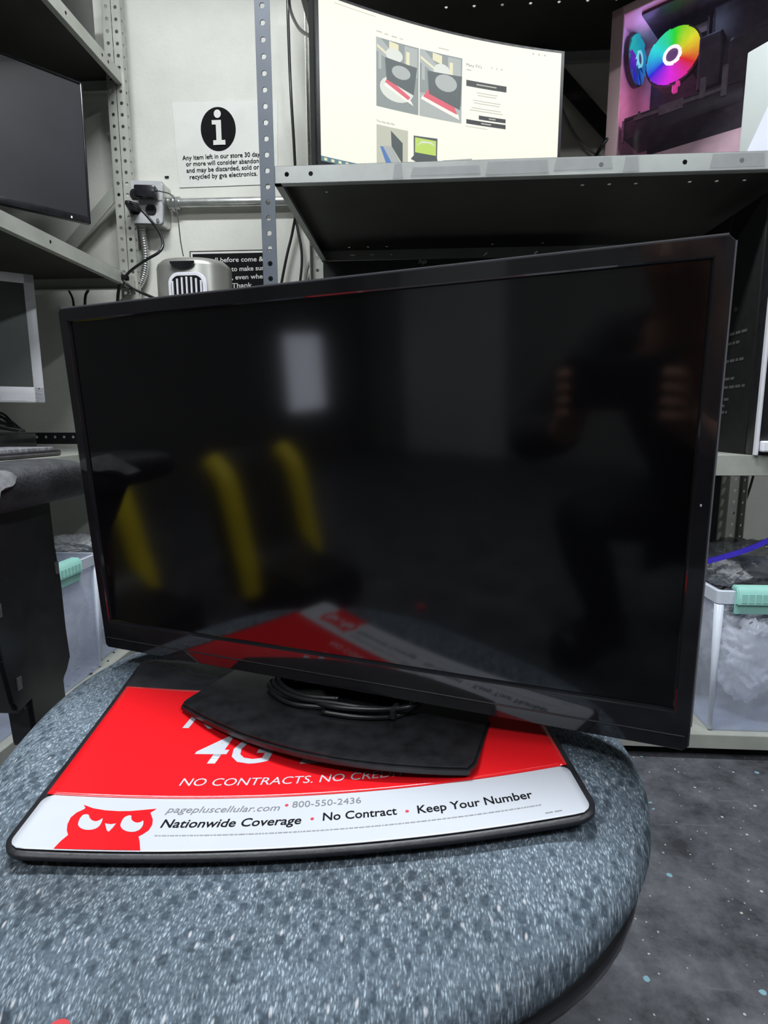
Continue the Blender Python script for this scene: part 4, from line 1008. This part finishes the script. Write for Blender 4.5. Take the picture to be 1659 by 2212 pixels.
for r_ in range(6):
    for k in range(21): obox(bm, KF, (.012 + k * .0199, -.012 - r_ * .0205 - .017, .013), (.012 + k * .0199 + .0168, -.012 - r_ * .0205, .0215), bev=.0015)
o = obj('keys', bm, 'keycap', kb); o['kind'] = 'stuff'
bm = B(); box(bm, (-1.46, 1.31, .6615), (-1.12, 1.60, .712), bev=.003); tag(obj('flat_case', bm, 'semi', smooth=40), 'low black case on the desk shelf under the white monitor', 'computer')
bm = B(); random.seed(8)
for k in range(9):
    P = [Vector((-1.42 + .05 * j, 1.50 + random.uniform(-.06, .06), .722 + .030 * abs(sin(j * .5 + .2)) + .004 * k)) for j in range(7)]
    P[-1] = Vector((-1.10 + random.uniform(-.01, .02), 1.5, .719)); tube(bm, P, .0032, 6, 6)
tag(obj('cable_bundle', bm, 'cable', smooth=True), 'heap of black cables under the white monitor on the left', 'cable')
bm = B(); c = at(150, 30, 1, 1.60); box(bm, (c.x - .22, 1.50, 1.744), (c.x + .012, 1.70, 1.95), bev=.003); tag(obj('black_box', bm, 'black', smooth=40), 'black box on the top left shelf cut off by the frame', 'box')

# ------------------------------------------------------------------ wall: outlet, conduits, signs
ob = thing('outlet_box', 'metal outlet box with four sockets on the wall by the left shelf post', 'outlet', (-.84, WY, 1.41))
OC = at(310, 437, 1, WY - .055)
OF = Matrix.Translation((OC.x, WY, OC.z)) @ Matrix.Rotation(radians(3), 4, 'Y') @ frame((0, 0, 0), (1, 0, 0), (0, 0, 1), (0, -1, 0))
bm = B(); prism(bm, rrect(-.060, -.062, .060, .062, .012), .001, .052, OF, bev=.003); obj('box', bm, 'galv', ob, smooth=40)
bm = B(); prism(bm, rrect(-.058, -.060, .058, .060, .010), .052, .0565, OF, bev=.0015); cv = obj('cover', bm, 'plate', ob, smooth=40)
for cx in (-.024, .024):
    for cy in (-.021, .021):
        bm = B(); P = [(cx + .0165 * cos(a), cy + min(max(.0165 * sin(a), -.0142), .0142)) for a in [2 * pi * k / 24 for k in range(24)]]
        prism(bm, P, .0565, .0595, OF, bev=.0006); so = obj('socket', bm, 'black', ob)
        bm = B()
        for dx in (-.0055, .0055): obox(bm, OF, (cx + dx - .0009, cy - .002, .0595), (cx + dx + .0009, cy + .006, .0599))
        obj('slots', bm, 'ink', so)
bm = B(); cyl(bm, OF @ Vector((.045, -.05, .056)), OF @ Vector((.045, -.05, .0605)), .005, 12); obj('screw', bm, 'galv', ob)
ad = thing('power_adapter', 'black power adapter plugged into the top of the wall outlet box', 'adapter', tuple(OF @ Vector((.01, .03, .07))))
bm = B(); obox(bm, OF, (-.014, .004, .0605), (.050, .038, .090), bev=.006); obj('body', bm, 'semi', ad, smooth=40)
bm = B(); p0 = OF @ Vector((.048, .024, .075)); q = [p0, p0 + Vector((.012, 0, .0)), at(374, 425, 1, 1.76), at(384, 470, 1, 1.75), at(390, 520, 1, 1.72), at(396, 553, 1, 1.66)]
tube(bm, q, .0016, 6, 8); obj('lead', bm, 'cable', ad, smooth=True)
pl = thing('plugged_cord', 'black cord plugged into the lower left socket and tied at the shelf', 'cord', tuple(OF @ Vector((-.024, -.02, .07))))
bm = B(); s0 = OF @ Vector((-.026, -.018, .060)); s1 = at(274, 437, 1, 1.70)
hexa(bm, [s0 + Vector((dx, 0, dz)) for dx, dz in ((-.016, -.013), (.014, -.013), (.014, .013), (-.016, .013))] + [s1 + Vector((dx, 0, dz)) for dx, dz in ((-.007, -.006), (.007, -.006), (.007, .006), (-.007, .006))], bev=.003); obj('plug', bm, 'black', pl, smooth=40)
bm = B(); tube(bm, [s1 + Vector((.01, .01, 0)), at(300, 448, 1, 1.66), at(325, 475, 1, 1.66), at(345, 503, 1, 1.67), at(352, 528, 1, 1.67), at(343, 545, 1, 1.66), at(318, 560, 1, 1.66), at(294, 576, 1, 1.67), at(277, 590, 1, 1.68), at(268, 603, 1, 1.69)], .0040, 8, 8); obj('lead', bm, 'cable', pl, smooth=True)
bm = B(); tube(bm, [at(268, 603, 1, 1.69), at(262, 612, 1, 1.69), at(256, 630, 1, 1.70), at(254, 668, 1, 1.70), at(256, 720, 1, 1.70)], .0045, 8, 6); tube(bm, [at(272, 597, 1, 1.69), at(268, 606, 1, 1.68), at(285, 622, 1, 1.67), at(310, 634, 1, 1.60), at(345, 650, 1, 1.555), at(370, 670, 1, 1.53)], .0038, 8, 6)
tube(bm, [at(245, 578, 1, 1.68), at(258, 585, 1, 1.68), at(270, 600, 1, 1.68), at(266, 618, 1, 1.68)], .0025, 8, 6); obj('lead', bm, 'cable', pl, smooth=True)
bm = B(); obox(bm, Matrix.Translation(at(268, 600, 1, 1.685)), (-.012, -.009, -.007), (.012, .009, .007), bev=.003); obj('tie', bm, 'ink', pl)
cn = thing('wall_conduit', 'horizontal metal pipe running right from the outlet box', 'pipe', (-.6, WY, 1.4))
a = at(384, 439, 1, WY - .022); b = at(640, 434, 1, WY - .022)
bm = B(); cyl(bm, a, b + (b - a) * 1.2, .0135, 20); obj('pipe', bm, 'galv', cn, smooth=40)
bm = B(); d = (b - a).normalized(); cyl(bm, a - d * .026, a + d * .004, .0175, 14); cyl(bm, a - d * .016, a - d * .008, .023, 6); cyl(bm, a + d * .0, a + d * .008, .0185, 14)
obj('connector', bm, 'galv', cn, smooth=30)
fx = thing('flexible_conduit', 'ribbed metal flexible conduit curving down from the outlet box', 'pipe', (-.86, WY, 1.2))
Y_ = WY - .02
P = [at(305, 486, 1, Y_), at(311, 520, 1, Y_), at(315, 560, 1, Y_), at(311, 595, 1, Y_), at(298, 622, 1, Y_), at(275, 645, 1, Y_), at(245, 665, 1, Y_), at(200, 690, 1, Y_)]
bm = B(); tube(bm, P, .0098, 12, 22, rf=lambda i: 1 + .16 * cos(i * pi / 1.5)); obj('hose', bm, 'galv', fx, smooth=50)
bm = B(); cyl(bm, P[0] + Vector((0, 0, .014)), P[0] - Vector((0, 0, .012)), .0155, 14); obj('connector', bm, 'galv', fx, smooth=40)

sg = thing('wall_notice', 'white paper notice with a round black information symbol on the wall', 'sign', (-.62, WY, 1.56))
p0, p1, p2, p3 = at(372, 222, 1, WY), at(600, 218, 1, WY), at(600, 398, 1, WY), at(388, 406, 1, WY)
bm = B(); hexa(bm, [Vector((p.x, WY - .0022, p.z)) for p in (p3, p2, p1, p0)] + [Vector((p.x, WY - .0007, p.z)) for p in (p3, p2, p1, p0)]); obj('sheet', bm, 'paper', sg)
wallfn = flatfn((0, WY - .0026, 0), (1, 0, 0), (0, 0, 1))
cc = at(472, 280, 1, WY); rx, rz = .0535, .0605
bm = poly_on(wallfn, E(cc.x, cc.z, rx, rz, 40)); obj('symbol_disc', bm, 'ink', sg)
w2 = flatfn((0, WY - .0050, 0), (1, 0, 0), (0, 0, 1)); bm = B()
merge(bm, poly_on(w2, E(cc.x, cc.z + .041, .0108, .0115, 20)))
merge(bm, poly_on(w2, [(cc.x - .018, cc.z + .024), (cc.x + .010, cc.z + .024), (cc.x + .010, cc.z - .031), (cc.x + .021, cc.z - .031), (cc.x + .021, cc.z - .044), (cc.x - .016, cc.z - .044), (cc.x - .016, cc.z - .031), (cc.x - .006, cc.z - .031), (cc.x - .006, cc.z + .012), (cc.x - .018, cc.z + .012)]))
obj('symbol_letter', bm, 'paper', sg)
def wall_line(bm, s, xa, ya, xb, yb, h, bold=.012, depth=WY):
    """a line of lettering between two points of the wall, following their slope"""
    A, Bq = at(xa, ya, 1, depth - .0031), at(xb, yb, 1, depth - .0031); L = (Bq - A).length; U = (Bq - A).normalized(); V = Vector((-U.z, 0, U.x))
    merge(bm, text_bm(s, 0, L, 0, h, lambda u, v: A + U * u + V * v, 0, bold))
bm = B()
wall_line(bm, 'Any item left in our store 30 days', 394, 346, 566, 337, .0125)
wall_line(bm, 'or more will consider abandoned', 402, 359, 572, 351, .0125)
wall_line(bm, 'and may be discarded, sold or', 403, 373, 560, 365, .0125)
wall_line(bm, 'recycled by gva electronics.', 410, 387, 556, 379, .0125)
obj('lettering', bm, 'ink', sg)
bs = thing('wall_sign', 'black sign with white lettering low on the wall behind the silver heater', 'sign', (-.6, WY, 1.18))
p0, p1 = at(410, 543, 1, WY), at(600, 650, 1, WY)
bm = B(); box(bm, (p0.x, WY - .002, p1.z - .06), (p1.x, WY - .0007, p0.z + .0)); obj('border', bm, 'ink', bs)
bm = B(); box(bm, (p0.x + .003, WY - .0024, p1.z - .05), (p1.x, WY - .0019, p0.z - .003)); obj('white_line', bm, 'paper', bs)
bm = B(); box(bm, (p0.x + .009, WY - .0028, p1.z - .05), (p1.x, WY - .0023, p0.z - .009)); obj('panel', bm, 'ink', bs)
bm = B()
wall_line(bm, 'call before come &', 452, 567, 569, 564, .0135)
wall_line(bm, 'to make sure', 500, 586, 577, 583, .0135)
wall_line(bm, ', even when', 501, 604, 575, 601, .0135)
wall_line(bm, 'Thank', 501, 622, 545, 620, .0135)
obj('lettering', bm, 'paper', bs)
bm = B(); c = at(361, 383, 1, WY); box(bm, (c.x - .006, WY - .004, c.z - .002), (c.x + .006, WY - .0007, c.z + .002)); tag(obj('wall_anchor', bm, 'ink'), 'small dark scrap on the wall above the adapter', 'anchor')

# hanging cables behind the blue-grey post
def hang(label, pts, r, m='cable'):
    bm = B(); tube(bm, [at(*p) for p in pts], r, 8, 8); tag(obj('hanging_cable', bm, m, smooth=True), label, 'cable', 'cables hanging behind the shelves')
hang('long black cable hanging left of the curved monitor', [(621, -30, 1, 1.74), (622, 30, 1, 1.74), (626, 150, 1, 1.75), (630, 230, 1, 1.75), (636, 330, 1, 1.76), (640, 440, 1, 1.78), (632, 500, 1, 1.79), (618, 560, 1, 1.79), (604, 640, 1, 1.79), (600, 720, 1, 1.79)], .0042)
hang('black cable looping from the ceiling to the curved monitor back', [(624, -20, 1, 1.70), (627, 20, 1, 1.68), (645, 60, 1, 1.58), (672, 80, 1, 1.48), (700, 95, 1, 1.42)], .0042)
hang('black cable dropping behind the shelf edge to the television', [(634, 430, 1, 1.79), (642, 490, 1, 1.79), (650, 530, 1, 1.79), (652, 570, 1, 1.79), (646, 640, 1, 1.79), (648, 720, 1, 1.79)], .0040)
hang('grey cable arching against the wall by the dark machine', [(656, 680, 1, 1.8), (660, 600, 1, 1.8), (668, 570, 1, 1.8), (676, 562, 1, 1.8), (682, 590, 1, 1.8), (686, 680, 1, 1.8)], .0045, 'greycable')
hang('black cable hanging under the left shelf nearest the white monitor', [(140, 610, 1, 1.77), (150, 630, 1, 1.77), (158, 650, 1, 1.77), (162, 700, 1, 1.77)], .0035)
hang('short black cable curving under the left shelf', [(200, 610, 1, 1.77), (190, 628, 1, 1.77), (184, 645, 1, 1.77), (184, 700, 1, 1.77)], .0040)
hang('thin black cable on the wall between the lower right shelves', [(1632, 1010, 1, 1.78), (1618, 1060, 1, 1.78), (1600, 1110, 1, 1.78), (1590, 1150, 1, 1.78)], .0035)
hang('dark rod shaped lead beside the lit computer', [(1286, 338, 1, 1.62), (1300, 315, 1, 1.60), (1312, 300, 1, 1.60)], .0045)
hang('faint grey cable behind the shelf between monitor and computer', [(1212, 230, 1, 1.8), (1235, 280, 1, 1.8), (1262, 315, 1, 1.8), (1290, 335, 1, 1.8), (1320, 350, 1, 1.8)], .0035, 'greycable')

# silver heater tower standing in the gap
ht = thing('tower_heater', 'silver tower heater with vertical grille behind the television top', 'heater', (-.66, 1.63, 0))
HC = Vector((-.648, 1.665, 0)); HW, HD = .103, .080; HZ = 1.178
HR = Matrix.Translation(HC) @ Matrix.Rotation(radians(-2), 4, 'Z')
def oval(k, n=48, e=2.3):
    out = []
    for i in range(n):
        a = 2 * pi * i / n; r = (abs(cos(a)) ** e + abs(sin(a)) ** e) ** (-1 / e); out.append((HW * k * r * cos(a), HD * k * r * sin(a)))
    return out
bm = B(); V = []
for k, z in ((.98, .0), (1.0, .02), (1.0, HZ - .012), (.97, HZ - .002), (.86, HZ + .008), (.55, HZ + .013), (.2, HZ + .014)):
    V.append([bm.verts.new((x, y, z)) for x, y in oval(k)])
for a, b in zip(V, V[1:]):
    for i in range(48): bm.faces.new([a[i], a[(i + 1) % 48], b[(i + 1) % 48], b[i]])
bm.faces.new(V[0][::-1]); bm.faces.new(V[-1]); bm.transform(HR); obj('housing', bm, 'silver', ht, smooth=50)
bm = B(); prism(bm, rrect(-.054, -.5, .054, 0, .03, 8), 0, .010, HR @ Matrix.Translation((.014, -HD + .003, HZ - .034)) @ frame((0, 0, 0), (1, 0, 0), (0, 0, 1), (0, -1, 0)), bev=.003); gr = obj('grille_surround', bm, 'silverhi', ht, smooth=40)
bm = B(); GM = HR @ Matrix.Translation((.014, -HD + .003, HZ - .044)) @ frame((0, 0, 0), (1, 0, 0), (0, 0, 1), (0, -1, 0))
prism(bm, rrect(-.044, -.48, .044, 0, .022, 8), .0095, .0115, GM); obj('grille_opening', bm, 'ink', gr)
bm = B()
for k in range(7): obox(bm, GM, (-.041 + k * .0133, -.46, .0105), (-.0367 + k * .0133, -.004 - .010 * (abs(k - 3) / 3) ** 2, .0155))
obj('grille_bar', bm, 'silverhi', gr)
bm = B(); prism(bm, [(.034 * cos(a), .020 * sin(a)) for a in [pi + pi * k / 16 for k in range(17)]], 0, .006, HR @ Matrix.Translation((.002, -HD - .001, HZ - .006)) @ frame((0, 0, 0), (1, 0, 0), (0, 0, 1), (0, -1, 0))); obj('control_panel', bm, 'gloss', ht)
bm = B(); prism(bm, oval(1.15), .0, .018, HR, bev=.004); obj('foot', bm, 'black', ht)

# red cap lying on the seat at the lower left
p = at(120, 2196, 2, .462); bm = B(); z = seat_z(p.x, p.y) - .003
cyl(bm, (p.x, p.y, z), (p.x, p.y, z + .004), .0065, 20, .0055); tag(obj('bottle_cap', bm, pm('red_cap_plastic', (.5, .03, .04), .5), smooth=40), 'small red cap on the seat at the bottom left corner', 'cap')

# ------------------------------------------------------------------ behind the camera: seen only in the television's reflection
def rocker(label, loc, rot):
    t = thing('rocker_chair', label, 'chair', loc, 'low chairs reflected in the screen')
    F = Matrix.Translation(loc) @ Matrix.Rotation(rot, 4, 'Z')
    bm = B(); out = [(-.2, 0), (.12, 0), (.2, .04), (.18, .12), (-.02, .14), (-.10, .20), (-.17, .42), (-.24, .50), (-.29, .46), (-.27, .2)]
    prism(bm, out, -.13, .13, F @ frame((0, 0, 0), (1, 0, 0), (0, 0, 1), (0, -1, 0)), bev=.02); obj('body', bm, 'black', t, smooth=50)
    for s in (-1, 1):
        bm = B(); P = [F @ Vector((x, s * .14, z + .01)) for x, z in [(-.06, .04), (-.07, .13), (-.09, .22), (-.11, .33), (-.14, .42), (-.20, .47)]]
        tube(bm, P, .034, 10, 6); obj('side_bolster', bm, 'yellow', t, smooth=True)
rocker('black and yellow low chair reflected at the far left of the screen', (-1.30, .12, 0), radians(-12))
rocker('black and yellow low chair reflected left of the screen centre', (-1.12, -.38, 0), radians(2))
bm = B(); box(bm, (-2.999, -2.43, .40), (-2.99, -2.08, .95)); o = struct('window_1', bm, emis('daylight_pane', (.8, .85, 1), 2.6))
dr = B(); box(dr, (-2.6, -2.995, .0), (-1.7, -2.97, 2.05)); tag(obj('cabinet', dr, 'whitebox'), 'tall pale cabinet on the far wall seen in the screen reflection', 'cabinet')

def skinned(name, pts, edges, rad, m, parent, sub=2):
    me = bpy.data.meshes.new(name); me.from_pydata([Vector(p) for p in pts], edges, []); o = bpy.data.objects.new(name, me); COL.objects.link(o)
    me.materials.append(M[m]); sk = o.modifiers.new('skin', 'SKIN')
    for i, r in enumerate(rad): me.skin_vertices[0].data[i].radius = (r, r) if not isinstance(r, tuple) else r
    me.skin_vertices[0].data[0].use_root = True
    sm = o.modifiers.new('s', 'SUBSURF'); sm.levels = sub; sm.render_levels = sub
    for p in me.polygons: p.use_smooth = True
    sk.use_smooth_shade = True
    if parent:
        o.parent = parent; o.matrix_parent_inverse = Matrix.Translation(parent.location).inverted()
    return o
pp = thing('person', 'person in dark clothes crouching with a phone, reflected in the screen', 'person', (.0, -.70, 0))
J = dict(pel=(.04, -.80, .36), spn=(.03, -.66, .56), cht=(.01, -.50, .74), nek=(.0, -.41, .85), hdb=(-.01, -.37, .92), hdt=(-.02, -.34, 1.03),
         ls=(-.17, -.50, .79), le=(-.27, -.30, .60), lw=(-.10, -.10, .655), rs=(.18, -.50, .79), re=(.28, -.28, .60), rw=(.10, -.10, .655),
         lh=(-.07, -.80, .36), lk=(-.20, -.42, .42), lf=(-.19, -.66, .07), lt=(-.22, -.50, .035), rh=(.14, -.80, .36), rk=(.26, -.42, .42), rf=(.25, -.66, .07), rtt=(.28, -.50, .035))
nm = list(J); ix = {k: i for i, k in enumerate(nm)}
ed = [(ix[a], ix[b]) for a, b in (('pel', 'spn'), ('spn', 'cht'), ('cht', 'nek'), ('nek', 'hdb'), ('hdb', 'hdt'), ('cht', 'ls'), ('ls', 'le'), ('le', 'lw'), ('cht', 'rs'), ('rs', 're'), ('re', 'rw'), ('pel', 'lh'), ('lh', 'lk'), ('lk', 'lf'), ('lf', 'lt'), ('pel', 'rh'), ('rh', 'rk'), ('rk', 'rf'), ('rf', 'rtt'))]
rd = dict(pel=.12, spn=.11, cht=.12, nek=.05, hdb=.075, hdt=.07, ls=.05, le=.037, lw=.025, rs=.05, re=.037, rw=.025, lh=.08, lk=.055, lf=.035, lt=.03, rh=.08, rk=.055, rf=.035, rtt=.03)
pts = [J[k] for k in nm]; rads = [rd[k] for k in nm]
# fingers holding the phone, each its own chain from the wrist
for side, wk in ((-1, 'lw'), (1, 'rw')):
    wv = Vector(J[wk]); palm = Vector((side * .065, -.055, .70)); pts.append(tuple(palm)); rads.append(.020); ed.append((ix[wk], len(pts) - 1)); pi_ = len(pts) - 1
    for k in range(4):
        z = .690 + .018 * k; a = Vector((side * .080, -.030, z)); b = Vector((side * .076, -.012, z + .004)); c = Vector((side * .060, -.006, z + .006))
        n0 = len(pts); pts += [tuple(a), tuple(b), tuple(c)]; rads += [.009, .0085, .0075]; ed += [(pi_, n0), (n0, n0 + 1), (n0 + 1, n0 + 2)]
    a = Vector((side * .050, -.055, .722)); b = Vector((side * .034, -.046, .738)); n0 = len(pts); pts += [tuple(a), tuple(b)]; rads += [.011, .009]; ed += [(pi_, n0), (n0, n0 + 1)]
skinned('body', pts, ed, rads, 'skin', pp)
def sub_chain(name, keys, chains, rr, m):
    ii = {k: i for i, k in enumerate(keys)}
    skinned(name, [J[k] for k in keys], [(ii[a], ii[b]) for a, b in chains], [rr[k] for k in keys], m, pp)
rr = {k: v * 1.16 + .008 for k, v in rd.items()}
J['nk0'] = (.0, -.44, .815); rr['nk0'] = .075
sub_chain('sweatshirt', ['pel', 'spn', 'cht', 'nk0', 'ls', 'le', 'lw', 'rs', 're', 'rw'], [('pel', 'spn'), ('spn', 'cht'), ('cht', 'nk0'), ('cht', 'ls'), ('ls', 'le'), ('le', 'lw'), ('cht', 'rs'), ('rs', 're'), ('re', 'rw')], rr, 'cloth')
sub_chain('jeans', ['pel', 'lh', 'lk', 'lf', 'rh', 'rk', 'rf'], [('pel', 'lh'), ('lh', 'lk'), ('lk', 'lf'), ('pel', 'rh'), ('rh', 'rk'), ('rk', 'rf')], rr, 'jeans')
for s, f, t_ in ((-1, 'lf', 'lt'), (1, 'rf', 'rtt')):
    bm = B(); a, b = Vector(J[f]), Vector(J[t_]); d = (b - a); d.z = 0; d.normalize(); c = (a + b) / 2; c.z = 0
    obox(bm, Matrix(((d.x, -d.y, 0, c.x), (d.y, d.x, 0, c.y), (0, 0, 1, 0), (0, 0, 0, 1))), (-.13, -.047, .0), (.14, .047, .095), bev=.03); obj('shoe', bm, 'black', pp, smooth=True)
# head details
hc = Vector((-.015, -.355, .985)); fd = Vector((.0, .92, -.38)).normalized()
HF = frame(hc, (1, 0, 0), fd, Vector((1, 0, 0)).cross(fd))
bm = B(); t = bmesh.new(); bmesh.ops.create_icosphere(t, subdivisions=3, radius=1)
for v in t.verts:
    n = v.co.copy(); v.co = Vector((n.x * .086, n.y * .098 - .018, n.z * .105 + .022))
dl = [v for v in t.verts if v.co.y > .035 and v.co.z < .07]; bmesh.ops.delete(t, geom=dl, context='VERTS'); t.transform(HF); merge(bm, t); obj('hair', bm, 'hair', pp, smooth=True)
bm = B()
for sx, y, z, r in ((-.028, .078, .005, .011), (.028, .078, .005, .011)):
    bmesh.ops.create_uvsphere(bm, u_segments=12, v_segments=8, radius=r, matrix=HF @ Matrix.Translation((sx, y, z)))
obj('eyes', bm, 'white', pp, smooth=True)
bm = B(); t = bmesh.new(); hexa(t, [(-.010, .075, .005), (.010, .075, .005), (.016, .078, -.030), (-.016, .078, -.030), (-.005, .085, .005), (.005, .085, .005), (.010, .108, -.028), (-.010, .108, -.028)], bev=.004); t.transform(HF); merge(bm, t); obj('nose', bm, 'skin', pp, smooth=True)
bm = B(); tube(bm, [HF @ Vector(p) for p in ((-.024, .074, -.05), (-.01, .083, -.052), (.01, .083, -.052), (.024, .074, -.05))], .005, 8, 5); obj('mouth', bm, pm('lips', (.35, .12, .1), .5), pp, smooth=True)
bm = B()
for s in (-1, 1): bmesh.ops.create_uvsphere(bm, u_segments=10, v_segments=8, radius=.02, matrix=HF @ Matrix.Translation((s * .083, .0, -.01)) @ Matrix.Diagonal((.4, .8, 1.4, 1)))
obj('ears', bm, 'skin', pp, smooth=True)
bm = B(); box(bm, (-.072, -.026, .700), (.072, -.016, .775), bev=.003); tag(obj('smartphone', bm, 'semi', smooth=40), 'dark phone held level by the crouching person', 'phone')

# ------------------------------------------------------------------ ceiling lamps
for nme, (x, y, sx, sy), lb in (('a', (-.25, .62, 1.24, .2), 'long ceiling lamp above the television chair'), ('b', (-.9, -1.1, 1.24, .2), 'long ceiling lamp at the back left of the room'), ('c', (1.4, -.6, .2, 1.24), 'added unseen fill lamp on the right side of the room')):  # the right side fixture is added to go with the fill light
    bm = B(); box(bm, (x - sx / 2, y - sy / 2, 2.59), (x + sx / 2, y + sy / 2, 2.62)); tag(obj('ceiling_lamp', bm, 'white'), lb, 'lamp', 'ceiling lamps')
